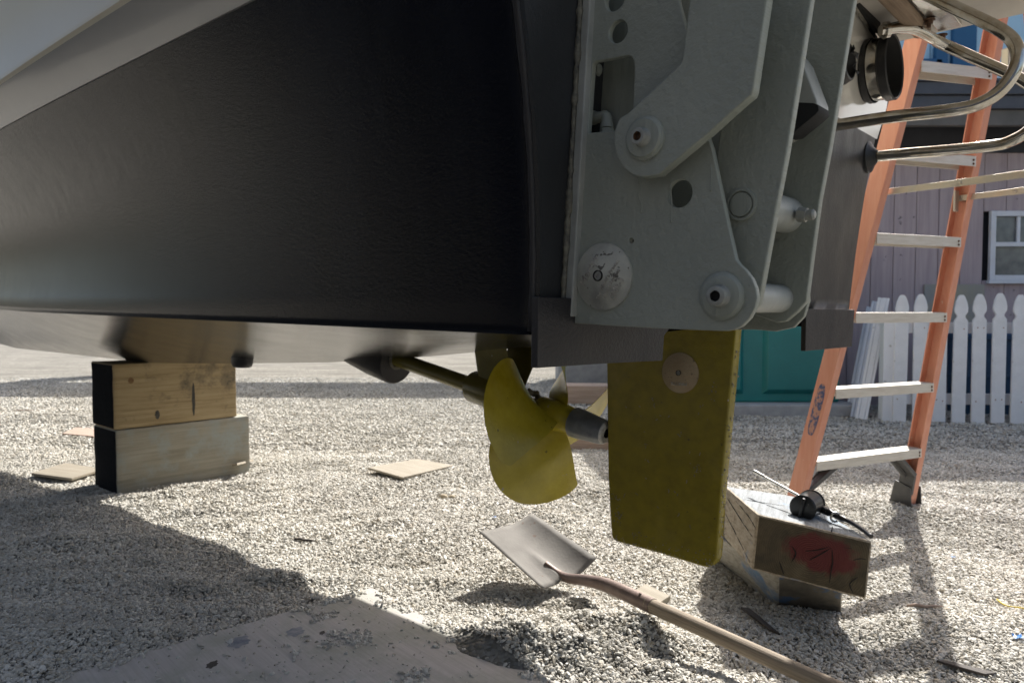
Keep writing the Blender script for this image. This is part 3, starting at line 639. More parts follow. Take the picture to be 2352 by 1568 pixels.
# --- round anodes with cast lettering
def anode(u, v, s, rad, dome, mt, nm, lines, ang, su, sv, sr):
    p = on_s(u, v, s); b = MB(); prof = [(0, rad), (0.003, rad)] + [(0.003 + dome * (1 - (k / 10) ** 2), rad * k / 10 * 0.985) for k in range(10, -1, -1)]
    prof[-1] = (prof[-1][0], 1e-5); b.lathe(p, -TV, prof, 56); o = b.build(nm, mt, boat, True, angle=R(45))
    q = on_s(su, sv, s - 0.004 - dome); b = MB(); b.lathe(q, -TV, [(-0.004, sr), (0.0012, sr), (0.0012, sr * 0.86), (-0.002, sr * 0.84)], 28); b.build('screw_recess', 'dark', o, True, angle=R(40))
    b = MB(); b.lathe(q, -TV, [(-0.004, sr * 0.78), (0.0006, sr * 0.74), (0.001, sr * 0.45), (-0.001, sr * 0.4), (-0.001, 0)], 20); b.build('screw', 'bolt', o, True, angle=R(40))
    bb = MB(); fr = plate_frame(0); fr.translation = p
    for (txt, size, ox, oy, rot) in lines:
        me = text_mesh('t', txt, size); RM = Matrix.Rotation(R(rot), 4, 'Z'); c = RM @ Vector((ox, oy, 0))
        vs_ = []
        for vtx in me.vertices:
            g = RM @ Vector((vtx.co.x + ox, vtx.co.y + oy, 0)); rr = min(1, math.hypot(g.x, g.y) / rad)
            vs_.append(fr @ Vector((g.x, g.y, 0.003 + dome * (1 - rr * rr) + 0.0009 + vtx.co.z)))
        bb.add(vs_, [tuple(f.vertices) for f in me.polygons]); bpy.data.meshes.remove(me)
    bb.build('lettering', 'zinc_face', o)  # paler zinc paints in the light that raised letters catch
    return o
anode(1388, 635, 0.080, 0.0480, 0.010, 'zinc', 'zinc_anode', [("Martyr", 0.0185, -0.002, 0.021, 58), ("The World's Proven", 0.0078, 0.002, -0.013, 58), ("Marine Anodes", 0.0078, 0.000, -0.0215, 58), ("CMR-3", 0.012, -0.001, -0.0325, 58)], 58, 1373, 633, 0.0078)
# --- running gear on the centreline
S0 = 0.70
hub = on_s(1275, 953, S0); logp = on_s(905, 822, S0); AX = (hub - logp).normalized()      # aft and down
e_up = (UP - AX * UP.dot(AX)).normalized(); e_st = (TV - AX * TV.dot(AX)).normalized()
prop = MB()
hl = 0.052
prop.lathe(hub, AX, [(-hl, 0.0), (-hl, 0.034), (-hl + 0.006, 0.038), (0, 0.040), (hl - 0.01, 0.036), (hl + 0.012, 0.031), (hl + 0.016, 0.029)], 32)
propeller = prop.build('propeller', 'olive', boat, True, angle=R(40))
def blade(psi):
    er = e_up * math.cos(psi) + e_st * math.sin(psi); et = -e_up * math.sin(psi) + e_st * math.cos(psi)
    rh, RR, PI2 = 0.030, 0.250, 0.62 / (2 * math.pi); nu, nw = 20, 15; front, back = [], []
    for i in range(nu + 1):
        u = i / nu; u = 1 - (1 - u) ** 1.5; r = rh + (RR - rh) * u
        wp = 0.040 + 0.105 * (u / 0.58) ** 0.9 if u < 0.58 else 0.145 * math.sqrt(max(0.0, 1 - ((u - 0.58) / 0.423) ** 2.2))
        wm = 0.036 + 0.108 * (u / 0.84) ** 0.9 if u < 0.84 else 0.144 * math.sqrt(max(0.0, 1 - ((u - 0.84) / 0.163) ** 2.2))
        cb = r / math.hypot(r, PI2); skew = -0.12 * u * u; rf, rb = [], []
        for j in range(nw + 1):
            f = -1 + 2 * j / nw; phi = f * (wp if f > 0 else wm) * cb / r + skew
            th = 0.0075 * (1 - u) ** 0.8 * (1 - f * f) + 0.0012
            base = hub + er * (r * math.cos(phi)) + et * (r * math.sin(phi)) - AX * (PI2 * phi * 1.0) - AX * (0.035 * u)
            rf.append(base + AX * th * 0.5); rb.append(base - AX * th * 0.5)
        front.append(rf); back.append(rb)
    b = MB(); rows = [f + list(reversed(k)) for f, k in zip(front, back)]; b.grid(rows, True)
    b.F.append(tuple(range((nu) * 2 * (nw + 1), (nu + 1) * 2 * (nw + 1)))); b.I.append(0)
    return b.build('blade', 'olive', propeller, True, angle=R(50))
for k in range(4): blade(R(14 + 90 * k))
b = MB(); a0 = hl + 0.014
b.lathe(hub + AX * a0, AX, [(0, 0.039), (0.02, 0.038), (0.086, 0.0315), (0.094, 0.029)], 32); nut = b.build('zinc_nut', 'zinc_grey', propeller, True, angle=R(40))
b = MB(); b.lathe(hub + AX * (a0 + 0.094), AX, [(0, 0.029), (0.005, 0.025), (0.0055, 0.0125)], 32); b.build('nut_chamfer', 'zinc_face', propeller, True, angle=R(30))
b = MB(); b.lathe(hub + AX * (a0 + 0.0995), AX, [(0, 0.0118), (-0.012, 0.0115), (-0.0121, 0)], 24); b.build('bolt_hole', 'dark', propeller, True, angle=R(30))
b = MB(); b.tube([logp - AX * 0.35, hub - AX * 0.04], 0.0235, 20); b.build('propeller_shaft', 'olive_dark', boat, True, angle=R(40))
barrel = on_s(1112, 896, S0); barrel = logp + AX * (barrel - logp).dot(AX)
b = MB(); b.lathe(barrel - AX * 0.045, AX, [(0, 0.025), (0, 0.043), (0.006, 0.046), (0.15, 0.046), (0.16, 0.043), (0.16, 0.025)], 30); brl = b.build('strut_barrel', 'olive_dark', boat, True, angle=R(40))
b = MB(); c = barrel + AX * 0.165; 
for k in range(26):
    a = random.random() * 6.28; q = c + (e_up * math.cos(a) + e_st * math.sin(a)) * (0.03 + 0.014 * random.random()) + AX * random.uniform(-0.01, 0.02)
    b.lathe(q, AX, [(-0.008, 0.002), (0, 0.009 + 0.004 * random.random()), (0.007, 0.003)], 6, True, True)
b.build('growth', 'flaking', brl)['kind'] = 'stuff'
def strut_leg(ua, ub, va, topu, topv, ds):
    b = MB(); sA = S0 + ds
    f0, f1 = on_s(topu, topv, S0 + ds * 3), on_s(topv, topv, S0)
    return b
def leg(dsT):
    b = MB(); rows = []
    for (k, sft, zz) in ((0, dsT, 0.835), (1, dsT * 0.25, (barrel + AX * 0.05).z + 0.02)):
        cpt = barrel + AX * 0.055; cen = Vector((cpt.x, cpt.y, 0)) + UP * zz + TV * sft
        ring = []
        for a in range(20):
            an = 2 * math.pi * a / 20; ring.append(cen + FV * (0.062 * math.cos(an)) + TV * (0.0085 * math.sin(an) * (1 + 0.15 * math.cos(an))))
        rows.append(ring)
    b.grid(rows, True); return b.build('strut_leg', 'olive_dark', brl, True, angle=R(60))
leg(-0.045); leg(0.16)
b = MB(); cpt = barrel + AX * 0.055; cc = Vector((cpt.x, cpt.y, 0)) - TV * 0.06
b.grid([[cc + UP * (0.776 + dz) + FV * (0.1 * rr * math.cos(a * math.pi / 12)) + TV * (0.03 * rr * math.sin(a * math.pi / 12)) for a in range(24)] for dz, rr in ((0.03, 1.0), (-0.002, 1.0), (-0.004, 0.9))], True)
b.F.append(tuple(range(48, 72))); b.I.append(0); b.build('strut_pad', 'fin_paint', boat, True, angle=R(40))
# shaft log fairing
fa, fb = on_s(925, 842, S0), on_s(790, 812, S0)
b = MB(); c = logp + AX * 0.01; rows = []
for (k, rr) in ((-0.42, 0.01), (-0.36, 0.035), (-0.25, 0.055), (-0.1, 0.068), (0.0, 0.07), (0.006, 0.066)):
    cen = c + AX * k - UP * 0.012 + UP * (0.0); rows.append([cen + (e_up * math.cos(a * math.pi / 12) + e_st * math.sin(a * math.pi / 12)) * rr for a in range(24)])
b.grid(rows, True); b.F.append(tuple(range(120, 144))); b.I.append(0); lg = b.build('shaft_log', 'fin_paint', boat, True, angle=R(45))
b = MB(); b.lathe(c + AX * 0.006, AX, [(0, 0.034), (0.006, 0.033), (0.006, 0.026), (-0.004, 0.025)], 20); b.build('shaft_seal', 'sealant', lg, True, angle=R(40))
# transducer under the bottom
q = on_s(556, 832, 0.60); b = MB(); rows = []
for (dz, k) in ((0.03, 1.0), (0.006, 1.0), (-0.004, 0.98), (-0.016, 0.86), (-0.019, 0.7)):
    rows.append([q + UP * dz + FV * 0.055 * k * math.cos(a * math.pi / 14) + TV * 0.035 * k * math.sin(a * math.pi / 14) for a in range(28)])
b.grid(rows, True); b.F.append(tuple(range(112, 140))); b.I.append(0); b.build('depth_transducer', 'rubber', boat, True, angle=R(50))
# rudder
SR = 0.690
rud = [(1392, 735), (1393, 838), (1396, 1090), (1400, 1170), (1404, 1230), (1408, 1238), (1418, 1244), (1520, 1272), (1610, 1300), (1626, 1303), (1638, 1298), (1645, 1284), (1655, 1140), (1668, 1000), (1682, 850), (1692, 735)]
loop = []
for u, v in rud: s, t, z = to_st(on_s(u, v, SR)); loop.append((-t, z))
me = curve_mesh('rudder', [loop], 0.016, 0.0045)
rudder = link('rudder', me, 'olive_rudder', boat, True, plate_frame(SR + 0.016)); me.set_sharp_from_angle(angle=R(50))
def on_rud(u, v): return on_s(u, v, SR)
b = MB(); pts = [on_rud(u, v) + TV * 0.012 for u, v in ((1651, 1240), (1660, 1100), (1674, 940), (1688, 800))]
ee = smooth_path(pts, 30)
for q in ee:
    if random.random() < 0.75:
        b.lathe(q - FV * random.uniform(-0.004, 0.004) + TV * random.uniform(-0.012, 0.012), -FV, [(0, 0.0015 + 0.0018 * random.random()), (0.002 * random.random() + 0.0006, 0.0007)], 6, True, True)
for _ in range(110):
    u = random.uniform(1410, 1640); v = 1240 + (u - 1408) * 0.262 - random.random() ** 2 * 30
    b.lathe(on_rud(u, v), -TV, [(-0.001, 0.001 + 0.002 * random.random()), (0.001, 0.0006)], 6, True, True)
for (cu_, cv_, n_) in ((1418, 1182, 26), (1412, 1140, 12), (1600, 1080, 16), (1640, 900, 10), (1560, 1000, 6)):
    for _ in range(n_): b.lathe(on_rud(cu_ + random.gauss(0, 6), cv_ + random.gauss(0, 9)), -TV, [(-0.001, 0.001 + 0.0022 * random.random()), (0.0012, 0.0006)], 6, True, True)
b.build('barnacle_crust', 'flaking', rudder, False)['kind'] = 'stuff'
b = MB()
for _ in range(34):
    u, v = random.uniform(1415, 1640), random.uniform(900, 1235); q = on_rud(u, v) - TV * 0.0003
    a = random.random() * 6.28; pts = [q]
    for k in range(random.randint(2, 5)):
        a += random.uniform(-1.2, 1.2); pts.append(pts[-1] + (FV * math.cos(a) + UP * math.sin(a)) * random.uniform(0.001, 0.003))
    b.tube(pts, 0.0008, 5)
b.build('tube_worm_trace', 'flaking', rudder)['kind'] = 'stuff'
an = anode(1563, 856, SR, 0.0455, 0.007, 'zinc_tan', 'rudder_anode', [("MARTYR", 0.0105, 0.0, 0.024, 180)], 0, 1558, 856, 0.0062)
# --- swim platform above the frame, and what hangs under it
ZP = 1.62
b = MB(); b.hexa([st(0.02, -0.06, ZP), st(1.50, -0.06, ZP), st(1.50, -0.75, ZP), st(0.02, -0.75, ZP), st(0.02, -0.06, ZP + 0.07), st(1.50, -0.06, ZP + 0.07), st(1.50, -0.75, ZP + 0.07), st(0.02, -0.75, ZP + 0.07)])
b.build('swim_platform', 'underside', boat, bevel=0.015)
# step of hull above the transom's starboard quarter, behind the exhaust
def under(u, v, z): return at_z(u, v, z)
pa, pb = under(2140, 86, 1.585), under(2056, -6, 1.585); dT = (pa - pb).normalized(); sd = Vector((dT.y, -dT.x, 0))
def gbeam(name, mat, a, b_, wid, z0, z1, parent=boat, r=0.006):
    a, b_ = Vector((a.x, a.y, 0)), Vector((b_.x, b_.y, 0)); d = (b_ - a).normalized(); n = Vector((-d.y, d.x, 0)); l = (b_ - a).length
    k = MB(); k.box(Vector((0, 0, 0)), Vector((1, 0, 0)), Vector((0, 1, 0)), UP, (l / 2, wid / 2, (z1 - z0) / 2))
    M = Matrix(((d.x, n.x, 0, (a.x + b_.x) / 2), (d.y, n.y, 0, (a.y + b_.y) / 2), (0, 0, 1, (z0 + z1) / 2), (0, 0, 0, 1)))
    return k.build(name, mat, parent, bevel=r, M=M)
beam = gbeam('teak_beam', 'teak', pb - dT * 0.5 - sd * 0.02, pa - sd * 0.02, 0.042, 1.585, ZP - 0.001, r=0.012)
strap = gbeam('steel_strap', 'steel', pb - dT * 0.5 + sd * 0.035, pa + sd * 0.035 + dT * 0.03, 0.055, 1.606, ZP - 0.001, r=0.002)
for (u, v) in ((2134, 45), (2163, 80)):
    q = under(u, v, 1.604); b = MB(); b.lathe(q, -UP, [(0, 0.014), (0.002, 0.014), (0.002, 0.0095), (0.011, 0.0095), (0.011, 0.005), (0.02, 0.005), (0.0205, 0)], 16); b.build('bolt', 'rust', strap, True, angle=R(35))
# stainless braces under the platform
def stube(name, pts, r, n=8): b = MB(); b.tube(smooth_path(pts, n), r, 18); return b.build(name, 'chrome', boat, True, angle=R(50))
ta = on_t(1905, 290); tz = ta.z
def aft(p, a, dz=0.0, ds=0.0): return p - FV * a + UP * dz + TV * ds
Y1 = aft(ta, 0.26).y
k1 = [ta + FV * 0.05, at_y(1990, 277, ta.y - 0.056), at_y(2080, 265, ta.y - 0.12), at_y(2180, 254, ta.y - 0.178), at_y(2240, 242, ta.y - 0.205), at_y(2290, 215, ta.y - 0.225), at_y(2325, 172, ta.y - 0.235), at_y(2338, 128, ta.y - 0.235), at_y(2325, 92, ta.y - 0.225), at_y(2290, 65, ta.y - 0.205), at_y(2240, 40, ta.y - 0.17), at_y(2180, 12, ta.y - 0.13), at_y(2110, -22, ta.y - 0.08)]
stube('platform_brace', k1, 0.0142)
tb = on_t(1995, 361)
k2 = [tb + FV * 0.02, at_y(2080, 353, tb.y - 0.06), at_y(2180, 345, tb.y - 0.125), at_y(2280, 335, tb.y - 0.185), at_y(2320, 325, tb.y - 0.21), at_y(2362, 300, tb.y - 0.235), at_y(2392, 255, tb.y - 0.25), at_y(2385, 215, tb.y - 0.245), at_y(2350, 186, tb.y - 0.225), at_y(2310, 166, tb.y - 0.20), at_y(2220, 126, tb.y - 0.145), at_y(2150, 95, tb.y - 0.10)]
stube('platform_brace', k2, 0.0145)
b = MB(); b.lathe(tb - FV * 0.0, -FV, [(-0.01, 0.045), (0.004, 0.043), (0.012, 0.028), (0.02, 0.019), (0.024, 0.016)], 26); b.build('brace_socket', 'transom_paint', boat, True, angle=R(50))
k3 = [at_y(2022, 72, tb.y - 0.17), at_y(2060, 66, tb.y - 0.17), at_y(2100, 68, tb.y - 0.16), at_y(2140, 88, tb.y - 0.12), at_y(2190, 113, tb.y - 0.12)]
stube('platform_brace', k3, 0.0135)
q = at_y(2036, 70, tb.y - 0.17); d_ = (at_y(2060, 66, tb.y - 0.17) - at_y(2022, 72, tb.y - 0.17)).normalized()
b = MB(); b.lathe(q, d_, [(-0.006, 0.014), (-0.006, 0.021), (0.004, 0.021), (0.004, 0.014)], 24); b.build('collar', 'chrome', boat, True, angle=R(40))
# mounting rail on the white transom
b = MB(); A_, B_ = on_t(1955, -25, -0.012), on_t(2034, 96, -0.012); b.bar(A_, B_, UP.cross(FV), 0.05, 0.012); b.build('mounting_rail', 'steel', boat, bevel=0.002)
b = MB(); A_, B_ = on_t(1962, -22, -0.022), on_t(2016, 62, -0.022); b.bar(A_, B_, UP.cross(FV), 0.034, 0.012); b.build('rail_slot_shade', 'dark', boat)  # near-black bar; its colour stands for shade inside the opening
b = MB(); q = on_t(2060, 18, -0.05); b.box(q, TV, FV, UP, (0.030, 0.05, 0.050)); b.build('junction_box', 'rubber', boat, bevel=0.004)
# exhaust outlet
eb = on_t(1992, 166); ec = eb - FV * 0.066
b = MB(); b.lathe(ec, FV, [(0.0, 0.078), (-0.003, 0.081), (0.0, 0.084), (0.020, 0.084), (0.023, 0.080), (0.026, 0.078)], 48); ring = b.build('exhaust_outlet', 'rubber', boat, True, angle=R(40))
b = MB(); b.lathe(ec, FV, [(0.0, 0.076), (0.05, 0.070), (0.14, 0.066), (0.141, 0)], 40); b.build('exhaust_bore', 'dark', ring, True)
b = MB(); b.lathe(ec, FV, [(0.022, 0.079), (0.052, 0.079)], 48); b.build('exhaust_band', 'chrome', ring, True)
b = MB(); b.lathe(ec, FV, [(0.050, 0.083), (0.062, 0.083), (0.064, 0.078), (0.11, 0.078)], 48); b.build('exhaust_flange', 'rubber', ring, True, angle=R(40))
b = MB(); fl = at_y(2062, 190, 1.80); b.tube([ec + FV * 0.05 - UP * 0.02, ec + FV * 0.02 - UP * 0.045 + TV * 0.02], [0.02, 0.006], 10); b.build('exhaust_flap', 'rubber', ring, True)
vc = on_t(1930, 148); b = MB(); b.lathe(vc, -FV, [(-0.02, 0.050), (0.008, 0.050), (0.014, 0.047), (0.024, 0.043), (0.025, 0.038), (0.01, 0.034), (0.0, 0.03), (0.0, 0.0)], 36); vt = b.build('drain_flap', 'rubber', boat, True, angle=R(45))
b = MB(); b.grid([[vc - FV * (0.026 + 0.008 * math.sin(a * 2.1 + 3 * k)) + UP * (0.045 * math.cos(a * 0.35 + 0.2)) * k + TV * (0.045 * math.sin(a * 0.35 + 0.2)) * k for a in range(7)] for k in (0.70, 0.85, 1.0)]); b.build('torn_edge', 'rubber', vt, True)

# ================================================================= TIMBER AND TOOLS ON THE GROUND
def block(name, label, cat, sA, sB, tA, tB, z0, z1, mats, group=None, lean=0.0):
    dx, n = TV, FV; l, wd, h = sB - sA, tB - tA, z1 - z0
    c = st((sA + sB) / 2, (tA + tB) / 2, (z0 + z1) / 2)
    M = Matrix(((dx.x, n.x, 0, c.x), (dx.y, n.y, 0, c.y), (0, 0, 1, c.z), (0, 0, 0, 1))) @ Matrix.Rotation(lean, 4, 'Y')
    b = MB(); X, Y_ = Vector((1, 0, 0)), Vector((0, 1, 0)); b.box((0, 0, 0), X, Y_, UP, (l / 2, wd / 2, h / 2))
    b.I = [0] * 6; b.I[5] = 1
    o = b.build(name, mats, None, True, bevel=0.006, M=M, rough=(0.0022, 16, 0.035), angle=R(40)); return tag(o, label, cat, group)
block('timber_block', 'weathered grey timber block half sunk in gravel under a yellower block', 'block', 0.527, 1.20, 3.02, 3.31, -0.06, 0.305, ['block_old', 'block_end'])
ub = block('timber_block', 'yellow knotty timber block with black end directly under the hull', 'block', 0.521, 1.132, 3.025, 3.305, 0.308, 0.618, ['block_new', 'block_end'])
# knots and burnt marks on the yellow block
def face_disc(parent, s, z, rx, rz, mat, nm):
    b = MB(); o = st(s, 3.0235, z); b.add([o + TV * rx * math.cos(k * math.pi / 9) * (1 + 0.15 * math.sin(3 * k)) + UP * rz * math.sin(k * math.pi / 9) for k in range(18)], [tuple(range(18))]); return b.build(nm, mat, parent)
MT['knot'] = paint('brown_knot', (0.14, 0.07, 0.025), (0.22, 0.13, 0.05), 60, 0.7, bs=80)
MT['mark'] = paint('smudged_black_mark', (0.03, 0.03, 0.03), (0.09, 0.08, 0.06), 50, 0.8, bs=80)
face_disc(ub, 0.60, 0.535, 0.013, 0.014, 'knot', 'knot'); face_disc(ub, 0.90, 0.42, 0.008, 0.085, 'mark', 'smudge'); face_disc(ub, 0.72, 0.36, 0.011, 0.022, 'mark', 'smudge')

def poly_slab(name, pts, z0, th, mat, label, cat, tilt=None, ax=None):
    """a flat board from its ground outline; local x along its first edge"""
    P = [Vector((p.x, p.y, 0)) for p in pts]; c = sum(P, Vector()) / len(P); d = (P[1] - P[0]).normalized(); n = Vector((-d.y, d.x, 0)); m = len(P)
    M = Matrix(((d.x, n.x, 0, c.x), (d.y, n.y, 0, c.y), (0, 0, 1, z0), (0, 0, 0, 1)))
    if tilt: M = M @ Matrix.Rotation(tilt[0], 4, 'X') @ Matrix.Rotation(tilt[1], 4, 'Y')
    L2 = [Vector(((p - c).dot(d), (p - c).dot(n), 0)) for p in P]; b = MB()
    b.add(L2 + [p + UP * th for p in L2], [tuple(range(m)), tuple(range(2 * m - 1, m - 1, -1))] + [(i, (i + 1) % m, m + (i + 1) % m, m + i) for i in range(m)])
    o = b.build(name, mat, None, bevel=min(0.002, th / 4), M=M); return tag(o, label, cat)
# big plywood sheet with a splintered edge
out = []
for k in range(41): out.append(PC + PE1 * (1.22 * k / 40) + PE2 * random.uniform(-0.003, 0.004))
out += [PC + PE1 * 1.22 + PE2 * 0.9]
for k in range(31): out.append(PC + PE2 * (0.9 * (1 - k / 30)) + PE1 * random.uniform(-0.004, 0.004))
out = out[:-1]
Pb = [Vector((p.x, p.y, 0)) for p in out]; b = MB(); d, nn = PE2, Vector((-PE2.y, PE2.x, 0)); m = len(Pb)
L2 = [Vector(((p - PC).dot(d), (p - Vector((PC.x, PC.y, 0))).dot(nn), 0)) for p in Pb]
b.add(L2 + [p + UP * 0.014 for p in L2], [tuple(range(m)), tuple(range(2 * m - 1, m - 1, -1))] + [(i, (i + 1) % m, m + (i + 1) % m, m + i) for i in range(m)])
pl = b.build('plywood_sheet', 'ply', None, M=Matrix(((d.x, nn.x, 0, PC.x), (d.y, nn.y, 0, PC.y), (0, 0, 1, PLY_Z - 0.014), (0, 0, 0, 1))))
tag(pl, 'large weathered grey plywood sheet strewn with loose gravel', 'board')
MT['blue_stain'] = paint('dark_blue_stain', (0.14, 0.16, 0.20), (0.36, 0.35, 0.34), 40, 0.8, bs=90)
for (u, v, rx, ry, mt, nm) in ((678, 1450, 0.022, 0.03, 'blue_stain', 'paint_stain'), (548, 1473, 0.026, 0.035, 'blue_stain', 'paint_stain'), (487, 1525, 0.012, 0.02, 'dark_wood', 'knot'), (740, 1452, 0.007, 0.012, 'dark_wood', 'knot')):
    q = at_z(u, v, PLY_Z + 0.0006); b = MB(); b.add([q + Vector((rx * math.cos(k * 0.35) * (1 + 0.2 * math.sin(2.3 * k)), ry * math.sin(k * 0.35) * (1 + 0.2 * math.cos(1.7 * k)), 0)) for k in range(18)], [tuple(range(18))]); b.build(nm, mt, pl)
def gp(*uv): return [at_z(u, v) for u, v in uv]
def hm(pts): return max(hz(p.x, p.y) for p in pts)
for (pts, th, mt, lab, tl, dz) in (
    (gp((845, 1083), (925, 1106), (1041, 1078), (960, 1062)), 0.012, 'ply_tan', 'tan plywood offcut lying alone on the gravel with pebbles on it', (0, 0), 0.0),
    (gp((72, 1102), (165, 1112), (235, 1090), (150, 1078)), 0.014, 'ply_tan', 'plywood offcut poking out beside the black end of the timber blocks', (0.0, 0.02), 0.012),
    (gp((143, 998), (215, 1005), (245, 988), (175, 984)), 0.012, 'pink_wood', 'small pinkish board lying behind the timber blocks', (0, 0), 0.0),
    (gp((535, 1095), (548, 1100), (582, 1072), (570, 1067)), 0.012, 'ply_tan', 'broken wood chip wedged against the grey timber block', (0.1, -0.25), 0.03),
    (gp((1452, 1368), (1510, 1400), (1540, 1380), (1482, 1350)), 0.016, 'ply_tan', 'short plywood scrap beside the shovel socket', (0.02, -0.03), 0.004),
    (gp((2150, 1524), (2262, 1556), (2290, 1553), (2170, 1523)), 0.006, 'dark_wood', 'thin dark wood sliver lying in the ladder shadow', (0, 0), 0.004),
    (gp((1700, 1412), (1768, 1462), (1792, 1472), (1722, 1415)), 0.008, 'dark_wood', 'dark splintered stick between the shovel handle and the paint-daubed timbers', (0, 0.02), 0.006)):
    poly_slab('wood_scrap', pts, hm(pts) + dz - 0.002, th, mt, lab, 'wood scrap', tl)
for (u, v, r, lab) in ((1018, 1141, 0.013, 'bigger tan stone lying on the gravel against a smaller one'), (1038, 1142, 0.011, 'smaller tan stone lying on the gravel against a bigger one')):
    p = at_z(u, v); b = MB()
    bm_rows = [[p + UP * (0.004 + r * 0.8 * math.cos(th_)) + Vector((r * 1.3 * math.sin(th_) * math.cos(a * 0.5236) * (1 + 0.15 * math.sin(a * 2.1 + th_)), r * math.sin(th_) * math.sin(a * 0.5236) * (1 + 0.12 * math.cos(a * 1.7)), 0)) for a in range(12)] for th_ in np.linspace(0.05, 3.09, 8)]
    b.grid(bm_rows, True); tag(b.build('stone', 'stone', None, True), lab, 'stone')
for (u, v, mt, lab) in ((2337, 1475, 'blue_scrap', 'crumpled bright blue plastic scrap below the yellow string'), (2190, 1283, 'blue_scrap', 'small blue plastic scrap near the ladder shadow'), (1136, 1190, 'blue_scrap', 'tiny blue plastic scrap behind the shovel blade')):
    p = at_z(u, v); k = 0.012 if u > 2300 else 0.007; b = MB(); h0 = hz(p.x, p.y) + 0.006
    b.grid([[Vector((p.x + (i - 1.5) * k * 0.7 + random.uniform(-1, 1) * k * 0.3, p.y + (j - 1) * k * 0.8, h0 + random.uniform(0, 1) * k * 0.8)) for i in range(4)] for j in range(3)])
    o = b.build('plastic_scrap', mt); sdf = o.modifiers.new('thick', 'SOLIDIFY'); sdf.thickness = 0.0006; tag(o, lab, 'plastic scrap')
pts = [at_z(u, v) for u, v in ((2290, 1378), (2306, 1390), (2325, 1396), (2345, 1398), (2375, 1404), (2420, 1402))]
b = MB(); b.tube(smooth_path([Vector((p.x, p.y, hz(p.x, p.y) + 0.010)) for p in pts], 6), 0.0022, 8); tag(b.build('yellow_string', 'yellow_string', None, True), 'short yellow string lying on the sunny gravel', 'string')
for i, (u, v, a, l, lab) in enumerate(((60, 945, 0.1, 0.2, 'thin pale stick on the gravel behind the timber blocks'), (700, 1243, -0.3, 0.09, 'small twig on the gravel before the tan offcut'), (2125, 1402, -0.1, 0.10, 'pale twig where the ladder shadow rungs cross'))):
    p = at_z(u, v); d = Vector((math.cos(a), math.sin(a), 0)); b = MB(); h0 = hz(p.x, p.y) + 0.008
    b.tube([Vector((p.x, p.y, h0)) + d * l * (k / 4 - 0.5) + Vector((0, 0.004 * math.sin(k * 2), 0.002 * (k % 2))) for k in range(5)], [0.003, 0.005, 0.0045, 0.004, 0.002], 7)
    tag(b.build('twig', 'pink_wood' if i != 1 else 'dark_wood', None, True), lab, 'twig')

# --- the two paint-daubed timbers with the grease gun
def skew_block(name, F4, B4, mats, label):
    """front corners tl,tr,br,bl then back corners; mats side, top, front"""
    P = F4 + B4; c = sum(F4, Vector()) / 4; d = ((F4[1] - F4[0]) + (F4[2] - F4[3])); d.z *= 1.0; d.normalize()
    n = (sum(B4, Vector()) / 4 - c); n = (n - d * n.dot(d)).normalized(); k = d.cross(n).normalized()
    M = Matrix(((d.x, n.x, k.x, c.x), (d.y, n.y, k.y, c.y), (d.z, n.z, k.z, c.z), (0, 0, 0, 1))); Mi = M.inverted()
    L2 = [Mi @ p for p in P]; b = MB(); b.V = L2
    b.F = [(0, 1, 2, 3), (0, 4, 5, 1), (1, 5, 6, 2), (2, 6, 7, 3), (3, 7, 4, 0), (7, 6, 5, 4)]; b.I = [2, 1, 0, 0, 0, 0]
    o = b.build(name, mats, None, True, bevel=0.006, seg=2, M=M, rough=(0.0022, 28, 0.02), angle=R(40)); tag(o, label, 'block'); return o, M
lo_f = [at_z(1785, 1323, 0.136), at_z(1938, 1338, 0.130), at_z(1934, 1400, 0.0), at_z(1784, 1381, 0.0)]
dirb = Vector((-0.075, 0.42, 0))
lo_f[2].z = lo_f[3].z = -0.02
lo = skew_block('timber_block', lo_f, [p + dirb for p in lo_f], ['side_timber2', 'top_timber', 'end_blue'], 'blue-daubed timber block at the bottom, carrying the red-ended block')
tl, tr = at_z(1739, 1180, 0.305), at_z(2005, 1243, 0.262); dn = Vector((-0.012, 0.004, -0.158))
up_f = [tl, tr, tr + dn, tl + dn]
bl_, br_ = at_z(1664, 1116, 0.292), at_z(1836, 1140, 0.252)
upb, UM = skew_block('timber_block', up_f, [bl_, br_, br_ + dn, bl_ + dn], ['side_timber', 'top_timber', 'end_red'], 'split timber block with red paint on its end grain, under the grease gun')
# drying checks in the end grain: real grooves laid as thin dark wedges
UMi = UM.inverted()
def lp_(u, v):
    d = UMi.to_3x3() @ ray(u, v); o = UMi @ C0; return o + d * ((-0.0012 - o.y) / d.y)
for pts in ([(1912, 1208), (1910, 1225), (1913, 1246)], [(1911, 1260), (1912, 1290), (1908, 1315), (1905, 1338)], [(1768, 1190), (1765, 1208), (1756, 1220)], [(1740, 1200), (1760, 1204), (1775, 1200)], [(1912, 1252), (1880, 1262), (1850, 1265)], [(1912, 1252), (1950, 1258), (1992, 1262)], [(1960, 1362), (1952, 1340), (1970, 1325)], [(1990, 1284), (1975, 1282), (1960, 1286)], [(1815, 1250), (1828, 1270), (1818, 1290)], [(1742, 1215), (1790, 1218)], [(1860, 1285), (1885, 1272), (1911, 1256)], [(1985, 1240), (1978, 1270)], [(1790, 1290), (1800, 1318)]):
    q = smooth_path([lp_(u, v) for u, v in pts], 4); nn_ = len(q)
    b = MB(); b.tube(q, [0.0005 + 0.0013 * math.sin(math.pi * (k + 0.5) / nn_) for k in range(nn_)], 5); b.build('drying_check', 'crack', upb, M=UM)
